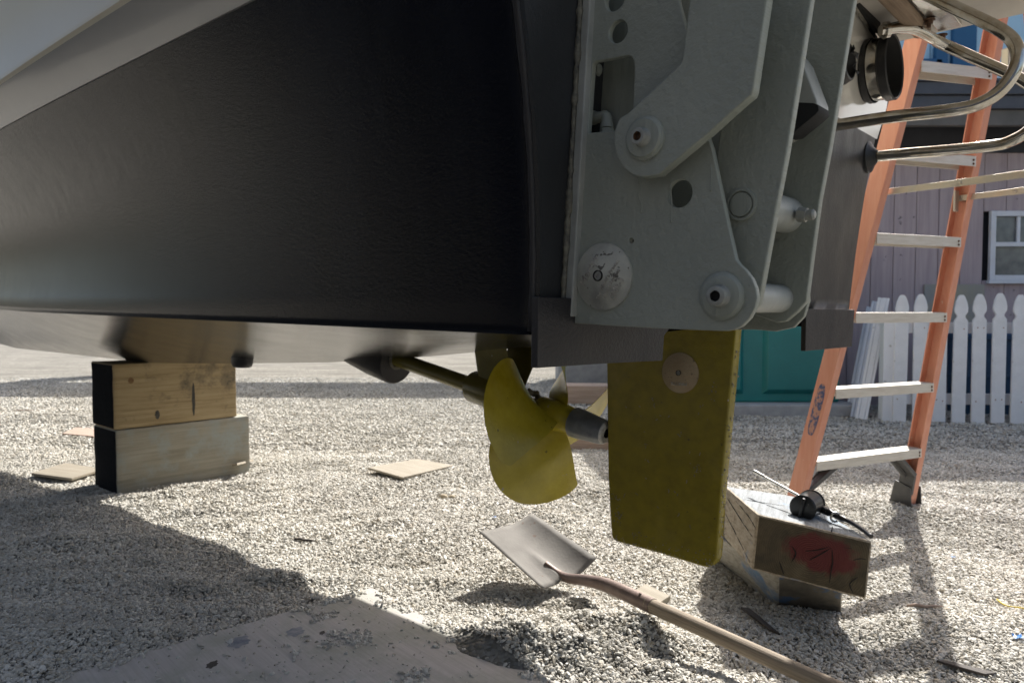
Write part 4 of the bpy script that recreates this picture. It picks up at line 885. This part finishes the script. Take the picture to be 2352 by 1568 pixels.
# checks across the weathered top and side of the same block
def on_face(u, v, p0, p1, p2):
    n_ = (p1 - p0).cross(p2 - p0).normalized(); d_ = ray(u, v); return C0 + d_ * ((p0 - C0).dot(n_) / d_.dot(n_))
for face, pts in (((tl, tr, bl_), [(1706, 1146), (1740, 1152), (1790, 1160), (1822, 1164)]), ((tl, tr, bl_), [(1758, 1128), (1790, 1144), (1815, 1158)]), ((tl, tr, bl_), [(1900, 1205), (1925, 1196), (1950, 1204)]), ((tl, tl + dn, bl_), [(1668, 1140), (1700, 1190), (1728, 1232)]), ((tl, tl + dn, bl_), [(1664, 1175), (1690, 1225), (1722, 1290)]), ((tl, tl + dn, bl_), [(1690, 1150), (1720, 1186), (1735, 1212)])):
    q = smooth_path([on_face(u, v, *face) for u, v in pts], 4); nn_ = len(q); b = MB(); b.tube(q, [0.0004 + 0.0012 * math.sin(math.pi * (k + 0.5) / nn_) for k in range(nn_)], 5); b.build('drying_check', 'crack', upb)
# grease gun
gz_top = lambda u, v, lift=0.0: at_z(u, v, 0.275 + lift)
c1, c2 = at_z(1843, 1167, 0.305), at_z(1874, 1148, 0.300); ax = (c2 - c1).normalized(); c2 = c1 + ax * 0.098
gun = thing('grease_gun', c1, 'black grease gun lying on the paint-daubed timber block', 'grease gun')
b = MB(); b.lathe(c1, ax, [(0, 0.0), (0.001, 0.034), (0.004, 0.0375), (0.010, 0.0375), (0.010, 0.0362), (0.090, 0.0362), (0.090, 0.0385), (0.098, 0.0385), (0.100, 0.034), (0.100, 0)], 36); b.build('barrel', 'gun_black', gun, True, angle=R(35))
sdv = ax.cross(UP).normalized(); upv = sdv.cross(ax).normalized()
b = MB(); b.bar(c1 - ax * 0.006 + (upv * 0.031 + sdv * 0.006), c1 - ax * 0.006 - (upv * 0.031 + sdv * 0.006), sdv, 0.010, 0.012); b.build('grip_bar', 'gun_black', gun, bevel=0.003)
h0, h1 = at_z(1732, 1082, 0.36), at_z(1840, 1141, 0.325); dv = (h1 - h0).normalized()
b = MB(); b.tube([h0, h0 + dv * 0.025, h0 + dv * 0.026, h0 + dv * 0.036, h0 + dv * 0.037, h0 + dv * 0.046, h0 + dv * 0.047, h1 + dv * 0.02], [0.0062, 0.0062, 0.0052, 0.0052, 0.0066, 0.0066, 0.0042, 0.0042], 14); b.build('delivery_pipe', 'steel', gun, True, angle=R(40))
lv = smooth_path([c2 + ax * 0.004 - UP * 0.008, at_z(1905, 1176, 0.29), at_z(1925, 1186, 0.285), at_z(1955, 1199, 0.282), at_z(1985, 1218, 0.276), at_z(2001, 1231, 0.272)], 5); nn_ = len(lv)
b = MB(); b.tube(lv, [0.012 if k < 6 else 0.0085 if k < 13 else 0.0062 for k in range(nn_)], 12); b.build('lever', 'gun_black', gun, True, angle=R(50))
b = MB(); cl = at_z(1920, 1188, 0.285); b.tube([cl + Vector((0.013 * math.cos(a), 0.004, 0.013 * math.sin(a))) for a in np.linspace(0.6, 5.2, 14)], 0.0032, 8); b.build('lever_clip', 'steel', gun, True)

# --- shovel
A_, B_ = Vector((-0.106, 2.365, 0.153)), Vector((0.058, 2.53, 0.142)); C_ = Vector((0.088, 2.17, 0.040))
lx, ly = (C_ - A_), (B_ - A_); nrm = ly.cross(lx).normalized()
if nrm.z < 0: nrm = -nrm
shovel = thing('shovel', (0.17, 2.25, 0), 'square-mouthed shovel with steel blade and weathered wooden handle', 'shovel')
rows = []
for i in range(17):
    f = i / 16; row = []
    for j in range(17):
        g = j / 16; lift = 0.0
        lift += 0.060 * max(0, (g - 0.52) / 0.48) ** 2 * (0.55 + 0.45 * f)            # dished up on the far side
        lift += 0.004 * max(0, (0.10 - g) / 0.10) ** 2 * f
        dg = (g - 0.42) / (0.045 + 0.05 * max(0, f - 0.5)); lift += 0.020 * math.exp(-dg * dg) * max(0, (f - 0.45) / 0.55) ** 0.6   # the frog's ridge
        row.append(A_ + lx * f + ly * g + nrm * lift)
    rows.append(row)
b = MB(); b.grid(rows); bl = b.build('blade', 'blade', shovel, True); sdf = bl.modifiers.new('thick', 'SOLIDIFY'); sdf.thickness = 0.003; sdf.offset = -1
f0 = A_ + lx * 0.72 + ly * 0.42 + nrm * 0.008; f1 = A_ + lx * 0.97 + ly * 0.44 + nrm * 0.014
s1, s2, s3 = at_z(1350, 1333, 0.078), at_z(1400, 1346, 0.088), at_z(1500, 1392, 0.092); he = at_z(1945, 1592, 0.075)
pp = smooth_path([f0, f1, s1, s2, s3], 7); b = MB(); n_ = len(pp); b.tube(pp, [0.011 + 0.0098 * min(1, k / (n_ * 0.75)) for k in range(n_)], 18); b.build('socket', 'socket', shovel, True, angle=R(60))
d = (he - s3).normalized(); b = MB(); q0 = s3 - d * 0.02; l = (he - q0).length
yv = d.orthogonal().normalized(); zv = d.cross(yv)
M = Matrix(((d.x, yv.x, zv.x, q0.x), (d.y, yv.y, zv.y, q0.y), (d.z, yv.z, zv.z, q0.z), (0, 0, 0, 1)))
b.tube([Vector((l * k / 10, 0, 0)) for k in range(11)], [0.0188] + [0.0196 - 0.0006 * k * 0.2 for k in range(10)], 22); b.build('handle', 'handle', shovel, True, M=M, angle=R(60))
b = MB(); b.lathe(s3 - d * 0.045 + zv * 0.0 + UP * 0.0195, UP, [(-0.004, 0.004), (0.0015, 0.004), (0.002, 0)], 10); b.build('rivet', 'socket', shovel, True)

# ================================================================= STEPLADDER
lad = thing('step_ladder', (1.45, 3.05, 0), 'orange fibreglass stepladder with aluminium steps standing beyond the transom', 'ladder')
def lrail(k): return Vector((1.175 + 0.0456 * k, 2.892 - 0.055 * k, 0.280 + 0.289 * k))
def rrail(k): return Vector((1.726 - 0.0066 * k, 3.16 - 0.092 * k, 0.280 + 0.289 * k))
AC = (rrail(0) - lrail(0)).normalized()
def channel(name, p0, p1, inward, mat, wd=0.078, fl=0.030, th=0.005, parent=lad):
    d = (p1 - p0).normalized(); inn = (inward - d * inward.dot(d)).normalized(); fr = d.cross(inn).normalized()
    prof = [(0, -wd / 2), (fl, -wd / 2), (fl, -wd / 2 + th), (th, -wd / 2 + th), (th, wd / 2 - th), (fl, wd / 2 - th), (fl, wd / 2), (0, wd / 2)]
    b = MB(); b.grid([[p + inn * (a - fl / 2) + fr * c for a, c in prof] for p in (p0, p1)], True)
    b.F += [tuple(range(7, -1, -1)), tuple(range(8, 16))]; b.I += [0, 0]
    return b.build(name, mat, parent, bevel=0.0012)
kb, kt = -0.93, 7.0
rl = channel('rail', lrail(kb) - AC * 0.022, lrail(kt) - AC * 0.022, AC, 'ladder_orange', 0.068, 0.034); rr_ = channel('rail', rrail(kb) + AC * 0.022, rrail(kt) + AC * 0.022, -AC, 'ladder_orange', 0.062, 0.036)
for k in range(7):
    a, c = lrail(k), rrail(k); d = (c - a).normalized(); fw = Vector((d.y, -d.x, 0)).normalized()
    a, c = a - d * 0.004, c + d * 0.004
    b = MB(); b.bar(a, c, fw, 0.074, 0.005); o_ = fw * 0.0345; dz = UP * -0.018
    b.bar(a + o_ + dz, c + o_ + dz, UP, 0.034, 0.004); b.bar(a - o_ + dz, c - o_ + dz, UP, 0.034, 0.004)
    for g_ in (-0.022, -0.011, 0.0, 0.011, 0.022): b.bar(a + fw * g_ + UP * 0.0035, c + fw * g_ + UP * 0.0035, fw, 0.004, 0.003)
    sp = b.build('step', 'alu', lad, bevel=0.0008)
    b = MB()
    for z_ in (-0.012, -0.026): b.lathe(c - d * 0.014 + fw * 0.037 + UP * z_, fw, [(0, 0.0045), (0.002, 0.004), (0.003, 0)], 8)
    b.build('rivet', 'rust', sp)
# feet, corner braces, label
for side, p, inn in (('l', lrail, 1), ('r', rrail, -1)):
    f0_, f1_ = p(kb - 0.02), p(kb + 0.34); b = MB(); d = (f1_ - f0_).normalized(); fw = d.cross(AC).normalized()
    b.hexa([f0_ + AC * a + fw * c for a, c in ((-0.045, -0.055), (0.045, -0.055), (0.045, 0.055), (-0.045, 0.055))] + [f1_ + AC * a + fw * c for a, c in ((-0.034, -0.046), (0.034, -0.046), (0.034, 0.046), (-0.034, 0.046))])
    if side == 'r':
        b = MB()
        for sgn in (-1, 1): b.hexa([f0_ + AC * a + fw * c for a, c in ((0.036 * sgn + 0.02, -0.055), (0.031 * sgn + 0.02, -0.055), (0.031 * sgn + 0.02, 0.055), (0.036 * sgn + 0.02, 0.055))] + [f1_ + AC * a + fw * c for a, c in ((0.036 * sgn + 0.02, -0.03), (0.031 * sgn + 0.02, -0.03), (0.031 * sgn + 0.02, 0.046), (0.036 * sgn + 0.02, 0.046))])
        b.box(f0_ + AC * 0.02, AC, fw, d, (0.037, 0.056, 0.006))
        b.build('foot', 'dark_plastic', lad)
    q0, q1, q2 = p(0) + AC * inn * 0.14 - UP * 0.012, p(-0.42) + AC * inn * 0.0, p(-0.72)
    b = MB(); fw2 = Vector((AC.y, -AC.x, 0)); b.bar(q0, q1, fw2, 0.07, 0.020); b.bar(q0 + AC * inn * 0.01, q1 + AC * inn * 0.015, fw2, 0.012, 0.042); b.bar(q1, q2, fw2, 0.066, 0.018); b.build('corner_brace', 'dark_plastic', lad, bevel=0.003)
b = MB(); d = (lrail(1) - lrail(0)).normalized(); fw = d.cross(-AC).normalized(); fw = fw if fw.y < 0 else -fw
c = (lrail(0.72)) - AC * 0.0398; fw = (fw - AC * fw.dot(AC)).normalized()
b.add([c + d * 0.105 * math.copysign(abs(math.sin(a)) ** 0.6, math.sin(a)) + fw * 0.020 * math.copysign(abs(math.cos(a)) ** 0.7, math.cos(a)) for a in np.linspace(0, 2 * math.pi, 28, endpoint=False)], [tuple(range(28))]); b.build('worn_label', 'ladder_label', lad)
# rear frame and spreaders
top_l, top_r = lrail(7), rrail(7); back = Vector((AC.y, -AC.x, 0)).normalized()
rl_t = at_y(2328, 40, 2.42); rq = at_y(2362, 300, 2.33); rl_b = rl_t + (rq - rl_t) * (rl_t.z / (rl_t.z - rq.z))
rr_t = rl_t + AC * 0.34 + back * 0.02; rr_b = rl_b + AC * 0.55; rr_b.z = 0
channel('rear_rail', rl_b, rl_t + UP * 0.6, AC, 'ladder_orange', 0.06); channel('rear_rail', rr_b, rr_t + UP * 0.6, -AC, 'ladder_orange', 0.06)
b = MB(); b.bar(lrail(7.0) - AC * 0.05, rrail(7.0) + AC * 0.05, back, 0.30, 0.06); b.build('top_cap', 'ladder_orange', lad, bevel=0.008)
hz0 = (rl_t * 0.86 + rl_b * 0.14)
b = MB(); b.box(at_y(2330, 148, 2.4), AC, back, UP, (0.05, 0.015, 0.045)); b.build('rear_bracket', 'galv', lad, bevel=0.006)
for (u0, v0, Y0, u1, v1, Y1_) in ((2026, 442, 2.70, 2205, 420, 2.50), (2200, 456, 2.86, 2332, 440, 2.70)):
    p0, p1 = at_y(u0, v0, Y0), at_y(u1, v1, Y1_); d = (p1 - p0); b = MB(); b.bar(p0, p1, UP, 0.022, 0.006); b.bar(p1 - d * 0.05, p1 + d * 1.05 + UP * 0.004, UP, 0.024, 0.006)
    for q in (p0, p1): b.lathe(q, Vector((0.2, -1, 0)), [(-0.006, 0.006), (0.007, 0.006), (0.008, 0)], 10)
    b.build('spreader', 'galv', lad, bevel=0.0008)
b = MB(); q = at_y(2196, 462, 2.845); b.box(q, AC, back, UP, (0.012, 0.004, 0.040)); b.build('spreader_hinge', 'galv', lad, bevel=0.002)

# ================================================================= FENCE, SHED AND THE REST OF THE YARD
FYa, FYb = at_z(2060, 967), at_z(2340, 972); fd = (FYb - FYa).normalized(); fn = Vector((fd.y, -fd.x, 0))
fence = thing('picket_fence', FYa, 'white picket fence with spade-shaped tops in front of the mauve shed', 'fence')
PH = 1.0
def picket_me():
    w2 = 0.049; pr = [(-w2, 0), (-w2, 0.80), (-0.030, 0.825), (-0.030, 0.842), (-0.047, 0.868), (-0.049, 0.90), (-0.040, 0.945), (-0.024, 0.985), (-0.012, 1.0)]
    pr = pr + [(-a, c) for a, c in reversed(pr)]; me = curve_mesh('picket', [pr], 0.010, 0.0015); return me
pme_ = picket_me(); pme_.materials.append(MT['white_picket'])
centers = [2066 + 45.2 * k for k in range(14)]
for k, u in enumerate(centers):
    p = at_y(u, 900, FYa.y + (FYb.y - FYa.y) * (u - 2060) / 280.0); z0 = -0.01 + 0.006 * ((k * 7) % 3)
    M = Matrix(((fd.x, 0, fn.x, p.x), (fd.y, 0, fn.y, p.y), (0, 1, 0, z0), (0, 0, 0, 1)))
    M = M @ Matrix.Rotation(R(((k * 5) % 7 - 3) * 0.12), 4, 'Z'); link('picket', pme_, 'white_picket', fence, True, M)
pme_.set_sharp_from_angle(angle=R(50))
x_end = at_y(2335 + 45 * 8, 900, FYb.y)
for z_ in (0.735, 0.175):
    b = MB(); b.bar(at_y(2048, 900, FYa.y) * 1 + fn * -0.036 + UP * (z_ - at_y(2048, 900, FYa.y).z), Vector((x_end.x, x_end.y, z_)) - fn * 0.036, UP, 0.085, 0.038); b.build('rail', 'white_picket', fence, bevel=0.003)
b = MB(); q = at_y(2037, 900, FYa.y + 0.06); b.box(Vector((q.x, q.y, 0.40)), fd, fn, UP, (0.048, 0.048, 0.42)); b.build('post', 'white_picket', fence, bevel=0.004)
b = MB()
for u in centers[:9]:
    for z_ in (0.735, 0.175):
        for dx in (-0.02, 0.024):
            if random.random() < 0.6:
                p = at_y(u, 900, FYa.y + (FYb.y - FYa.y) * (u - 2060) / 280.0); b.lathe(Vector((p.x, p.y, z_ + random.uniform(-.01, .01))) + fd * dx + fn * 0.010, fn, [(0, 0.005), (0.001, 0.004), (0.0012, 0)], 8)
b.build('nail_heads', 'nail', fence)['kind'] = 'stuff'

# mauve shed
WY = 6.75; shed = thing('mauve_shed', (4.5, WY, 0), 'mauve grey board shed with a dark overhanging eave and a white window', 'shed')
X0s, X1s, pw = 2.25, 8.2, 0.203
k = 0; x = X0s
win_a, win_b = at_y(2273, 485, WY), at_y(2400, 644, WY)
while x < X1s:
    z_hi = 2.55; spans = [(0.0, z_hi)]
    if x + pw > win_a.x + 0.02 and x < win_b.x - 0.02: spans = [(0.0, win_b.z), (win_a.z, z_hi)]
    for (za_, zb_) in spans:
        b = MB(); b.hexa([Vector(v) for v in ((x, WY, za_), (x + pw - 0.006, WY, za_), (x + pw - 0.006, WY + 0.05, za_), (x, WY + 0.05, za_), (x, WY, zb_), (x + pw - 0.006, WY, zb_), (x + pw - 0.006, WY + 0.05, zb_), (x, WY + 0.05, zb_))]); b.build('siding_board', 'siding', shed, bevel=0.0015)
    x += pw; k += 1
b = MB()
b.hexa([Vector(v) for v in ((X0s, WY + 0.06, 0), (X1s, WY + 0.06, 0), (X1s, WY + 4, 0), (X0s, WY + 4, 0), (X0s, WY + 0.06, 2.5), (X1s, WY + 0.06, 2.5), (X1s, WY + 4, 2.5), (X0s, WY + 4, 2.5))]); b.build('wall', 'dark_board', shed)
EY = 6.25
def xbox(nm, mt, x0, x1, y0, y1, z0, z1, parent=shed, bev=0.004):
    b = MB(); b.box(Vector(((x0 + x1) / 2, (y0 + y1) / 2, (z0 + z1) / 2)), Vector((1, 0, 0)), Vector((0, 1, 0)), UP, ((x1 - x0) / 2, (y1 - y0) / 2, (z1 - z0) / 2)); return b.build(nm, mt, parent, bevel=bev)
def zt(v, Y): return at_y(2200, v, Y).z
xbox('fascia', 'fascia', X0s - 0.2, X1s, EY, EY + 0.04, zt(216, EY), zt(188, EY)); xbox('fascia', 'fascia', X0s - 0.2, X1s, EY + 0.03, EY + 0.07, zt(247, EY), zt(217, EY))
xbox('soffit_board', 'soffit', X0s - 0.2, X1s, EY + 0.06, EY + 0.12, zt(284, EY), zt(248, EY)); xbox('eave_shade_strip', 'dark_board', X0s, X1s, WY - 0.03, WY - 0.003, zt(352, WY), zt(272, WY) + 0.1)  # near-black strip below the soffit board paints in the eave's shadow
b = MB(); zA = zt(188, EY)
b.hexa([Vector(v) for v in ((X0s - 0.25, EY - 0.02, zA + 0.003), (X1s, EY - 0.02, zA + 0.003), (X1s, WY + 4.2, zA + 0.4), (X0s - 0.25, WY + 4.2, zA + 0.4), (X0s - 0.25, EY - 0.02, zA + 0.023), (X1s, EY - 0.02, zA + 0.023), (X1s, WY + 4.2, zA + 0.43), (X0s - 0.25, WY + 4.2, zA + 0.43))]); b.build('roof', 'fascia', shed)
xbox('soffit', 'dark_board', X0s - 0.2, X1s, EY + 0.13, WY + 0.3, zt(250, EY), zt(250, EY) + 0.02)  # underside coloured near-black for the shade beneath the eave
# window
wx0, wx1, wz0, wz1 = win_a.x, win_b.x, win_b.z, win_a.z; wf = xbox('window', 'glass', wx0 + 0.03, wx1 - 0.03, WY + 0.012, WY + 0.02, wz0 + 0.03, wz1 - 0.03, bev=0)
fw_ = 0.048; zm = at_y(2300, 562, WY).z
for (a, c, e, g) in ((wx0, wx0 + fw_, wz0, wz1), (wx1 - fw_, wx1, wz0, wz1), (wx0 + fw_, wx1 - fw_, wz1 - fw_, wz1), (wx0 + fw_, wx1 - fw_, wz0, wz0 + fw_), (wx0 + fw_, wx1 - fw_, zm - 0.018, zm + 0.022)): xbox('frame_bar', 'frame_white', a, c, WY - 0.028, WY + 0.01, e, g, wf, 0.003)
xm = at_y(2338, 520, WY).x; xbox('glazing_bar', 'frame_white', xm - 0.014, xm + 0.014, WY - 0.015, WY + 0.008, zm + 0.022, wz1 - fw_, wf, 0.002)
xbox('window_sill', 'frame_white', wx0 - 0.02, wx1 + 0.02, WY - 0.05, WY - 0.003, wz0 - 0.03, wz0 - 0.001, wf, 0.003)
pa_, pb_ = at_y(2121, 653, WY), at_y(2257, 745, WY); xbox('patch_board', 'patch', pa_.x, pb_.x, WY - 0.02, WY - 0.002, pb_.z, pa_.z)
# blue bin behind the fence
bp = at_y(2250, 940, 6.25); binn = thing('blue_bin', (bp.x, bp.y, 0), 'dark blue plastic bin seen between the fence pickets', 'bin')
b = MB(); c = Vector((bp.x, 6.28, 0))
b.grid([[c + Vector((sx * k_, sy * k_, z_)) for sx, sy in ((-0.20, -0.15), (0.20, -0.15), (0.20, 0.15), (-0.20, 0.15))] for z_, k_ in ((0.0, 0.9), (0.30, 0.94), (0.31, 0.98), (0.33, 0.98), (0.34, 0.95), (0.62, 1.0))], True); b.F.append((0, 1, 2, 3)); b.I.append(0); b.build('tub', 'blue_drum', binn, bevel=0.01)
b = MB(); b.box(c + UP * 0.65, Vector((1, 0, 0)), Vector((0, 1, 0)), UP, (0.225, 0.175, 0.028)); b.build('lid', 'blue_drum', binn, bevel=0.012)
# leaning vinyl boards
for i, (ub_, vb_, ut, vt_) in enumerate(((1948, 940, 2003, 705), (1960, 948, 2016, 692), (1972, 952, 2030, 684))):
    p0 = at_z(ub_ + 6, vb_ + 10, 0.0); p1 = at_y(ut, vt_, p0.y + 0.20 + 0.02 * i); b = MB(); d = (p1 - p0).normalized(); sdv_ = Vector((0.45, -0.89, 0.0)) if False else Vector((0.8, -0.6, 0))
    sdv_ = (sdv_ - d * sdv_.dot(d)).normalized(); nv = d.cross(sdv_)
    for j in range(4): b.box((p0 + p1) / 2 + sdv_ * (j - 1.5) * 0.022 + nv * (0.006 if j % 2 else 0), d, sdv_, nv, ((p1 - p0).length / 2, 0.0105, 0.006))
    tag(b.build('vinyl_board', 'lean_board' if i < 2 else 'white_picket', None, bevel=0.001), ('bluish ribbed vinyl board leaning lowest against the shed beside the teal locker', 'bluish ribbed vinyl board in the middle of the leaning trio', 'white ribbed vinyl board leaning outermost beside the fence post')[i], 'board', None)
# teal steel locker on its slab
ty = at_z(1800, 950).y; tx0, tx1 = at_y(1600, 900, ty).x, at_y(1931, 900, ty).x
tagslab = MB(); sx1 = at_y(1944, 960, ty - 0.12).x
tagslab.box(Vector(((tx0 + sx1) / 2, ty + 0.35, 0.045)), Vector((1, 0, 0)), Vector((0, 1, 0)), UP, ((sx1 - tx0) / 2 + 0.1, 0.50, 0.05)); tag(tagslab.build('concrete_slab', 'concrete', None, bevel=0.012, seg=3), 'low concrete slab under the teal steel locker', 'slab')
lk = thing('teal_locker', ((tx0 + tx1) / 2, ty, 0.09), 'teal painted steel locker with pressed panels on a concrete slab', 'locker')
b = MB(); b.box(Vector(((tx0 + tx1) / 2, ty + 0.42, 0.095 + 0.70)), Vector((1, 0, 0)), Vector((0, 1, 0)), UP, ((tx1 - tx0) / 2, 0.40, 0.70)); b.build('body', 'teal', lk, bevel=0.015)
zz0, zz1 = at_y(1800, 905, ty).z, 1.35
for (ua, ub_) in ((1640, 1708), (1752, 1905)):
    xa, xb_ = at_y(ua, 900, ty).x, at_y(ub_, 900, ty).x; b = MB(); Y_ = ty + 0.02
    b.grid([[Vector((xa, Y_, zz0)), Vector((xb_, Y_, zz0)), Vector((xb_, Y_, zz1)), Vector((xa, Y_, zz1))], [Vector((xa + 0.035, Y_ - 0.045, zz0 + 0.04)), Vector((xb_ - 0.035, Y_ - 0.045, zz0 + 0.04)), Vector((xb_ - 0.035, Y_ - 0.045, zz1 - 0.04)), Vector((xa + 0.035, Y_ - 0.045, zz1 - 0.04))]], True); b.F.append((4, 5, 6, 7)); b.I.append(0)
    b.build('pressed_panel', 'teal', lk, bevel=0.004)
for u in (1740, 1818, 1690):
    q = at_y(u, 931, ty + 0.017); b = MB(); b.lathe(q, Vector((0, -1, 0)), [(-0.002, 0.020), (0.004, 0.019), (0.006, 0.012), (0.009, 0.007), (0.010, 0)], 16); b.build('washer_bolt', 'washer', lk, True, angle=R(40))
# pale blue building beyond
BY = 13.0; blu = thing('blue_building', (8.5, BY, 0), 'pale blue panelled building with deep blue posts behind the shed', 'building')
x = 6.0; pw2 = 0.62
while x < 13.5:
    for z_ in (0.0, 2.0, 3.7, 5.05, 6.4):
        b = MB(); zh = {0.0: 1.985, 2.0: 1.685, 3.7: 1.335, 5.05: 1.335, 6.4: 1.6}[z_]; b.box(Vector((x + pw2 / 2, BY + 0.05, z_ + zh / 2)), Vector((1, 0, 0)), Vector((0, 1, 0)), UP, (pw2 / 2 - 0.008, 0.05, zh / 2)); b.build('wall_panel', 'blue_wall', blu, bevel=0.004)
    x += pw2
for (ua, ub_) in ((2190, 2244), (2420, 2470)):
    xa, xb_ = at_y(ua, 100, BY - 0.1).x, at_y(ub_, 100, BY - 0.1).x; xbox('post', 'blue_post', xa, xb_, BY - 0.1, BY - 0.005, 0, 8.0, blu, 0.01)
xbox('back_wall', 'blue_post', 6.0, 13.5, BY + 0.12, BY + 3.0, 0, 7.95, blu, 0)
b = MB(); q = at_y(2120, 150, BY - 0.06); b.box(Vector((q.x, BY - 0.06, q.z)), Vector((1, 0, 0)), Vector((0, 1, 0)), UP, (0.32, 0.05, 0.10)); b.box(Vector((q.x + 0.30, BY - 0.06, q.z + 0.12)), Vector((1, 0, 0)), Vector((0, 1, 0)), UP, (0.11, 0.05, 0.20)); b.build('valve_fitting', 'blue_post', blu, bevel=0.02)
# timbers glimpsed behind the rudder
for (ua, ub_, v, Y_off, z0, z1, wd, mt, lab) in ((1305, 1600, 1034, 0, -0.01, 0.125, 0.14, 'pink_wood', 'long pinkish timber lying behind the propeller and rudder'), (1284, 1560, 929, 0, 0.0, 0.17, 0.30, 'pink_wood', 'pinkish plank-topped timber further behind the propeller')):
    p = at_z((ua + ub_) / 2, v); x0, x1 = at_y(ua, v, p.y).x, at_y(ub_, v, p.y).x; c = Vector(((x0 + x1) / 2, p.y + wd / 2, (z0 + z1) / 2)); b = MB(); b.box((0, 0, 0), Vector((1, 0, 0)), Vector((0, 1, 0)), UP, ((x1 - x0) / 2, wd / 2, (z1 - z0) / 2))
    tag(b.build('timber_block', mt, None, bevel=0.006, M=Matrix.Translation(c) @ Matrix.Rotation(R(-6), 4, 'Z')), lab, 'block')
p = at_z(1400, 882); b = MB(); b.box(Vector((p.x + 0.5, p.y + 0.4, 0.17)), Vector((1, 0, 0)), Vector((0, 1, 0)), UP, (1.1, 0.35, 0.19)); tag(b.build('concrete_block', 'concrete', None, bevel=0.03, seg=3), 'pale grey concrete block low on the gravel far behind the propeller', 'block')
# the next boats along, up on blocks: one stands behind the hull and throws its shade under it, an unseen dark one is added to port to block sky light
def yard_boat(c, dv, L_, hw, zk0, zch, ztop, mt_low, mt_top, label):
    sv = Vector((-dv.y, dv.x, 0)); nb = thing('yard_boat', (c.x, c.y, 0), label, 'boat'); lo_, hi_ = [], []
    for i in range(21):
        f = i / 20; wdt = hw * (1 - max(0, (f - 0.62) / 0.38) ** 2.2) ** 0.7 if f < 0.995 else 0.04; p = c + dv * L_ * (f - 0.5); rise = max(0, (f - 0.7) / 0.3) ** 2
        lo_.append([p + sv * (a * wdt) + UP * z_ for a, z_ in ((-1.0, zch + 0.35), (-0.95, zch), (-0.45, zk0 + 0.4 * (zch - zk0) + rise * 0.3), (0, zk0 + rise * 0.5), (0.45, zk0 + 0.4 * (zch - zk0) + rise * 0.3), (0.95, zch), (1.0, zch + 0.35))])
        hi_.append([p + sv * (a * wdt) + UP * (z_ + 0.0) for a, z_ in ((-1.0, zch + 0.352), (-1.08, ztop), (1.08, ztop), (1.0, zch + 0.352))])
    for rows, nm, mt in ((lo_, 'hull', mt_low), (hi_, 'topside', mt_top)):
        b = MB(); b.grid(rows); n_ = len(rows[0]); b.F += [tuple(range(n_ - 1, -1, -1))]; b.I += [0]; b.build(nm, mt, nb, True, angle=R(35))
    for f in (-0.3, 0.41): b = MB(); q = c + dv * L_ * f; b.box(q + UP * (zk0 / 2 - 0.01), dv, sv, UP, (0.15, min(0.4, hw), zk0 / 2)); b.build('keel_block', 'block_old', nb, bevel=0.01)
    return nb
yard_boat(Vector((-1.2, 10.4, 0)), Vector((-1, 0.03, 0)).normalized(), 9.0, 0.42, 1.9, 2.1, 2.9, 'fin_paint', 'gelcoat', 'cream-topped boat on tall blocks standing beyond the black hull')
yard_boat(st(-4.4, 0.4, 0), FV, 17.0, 1.6, 0.6, 1.0, 4.0, 'black_paint', 'other_hull', 'unseen navy boat added to port to darken the hull reflections')
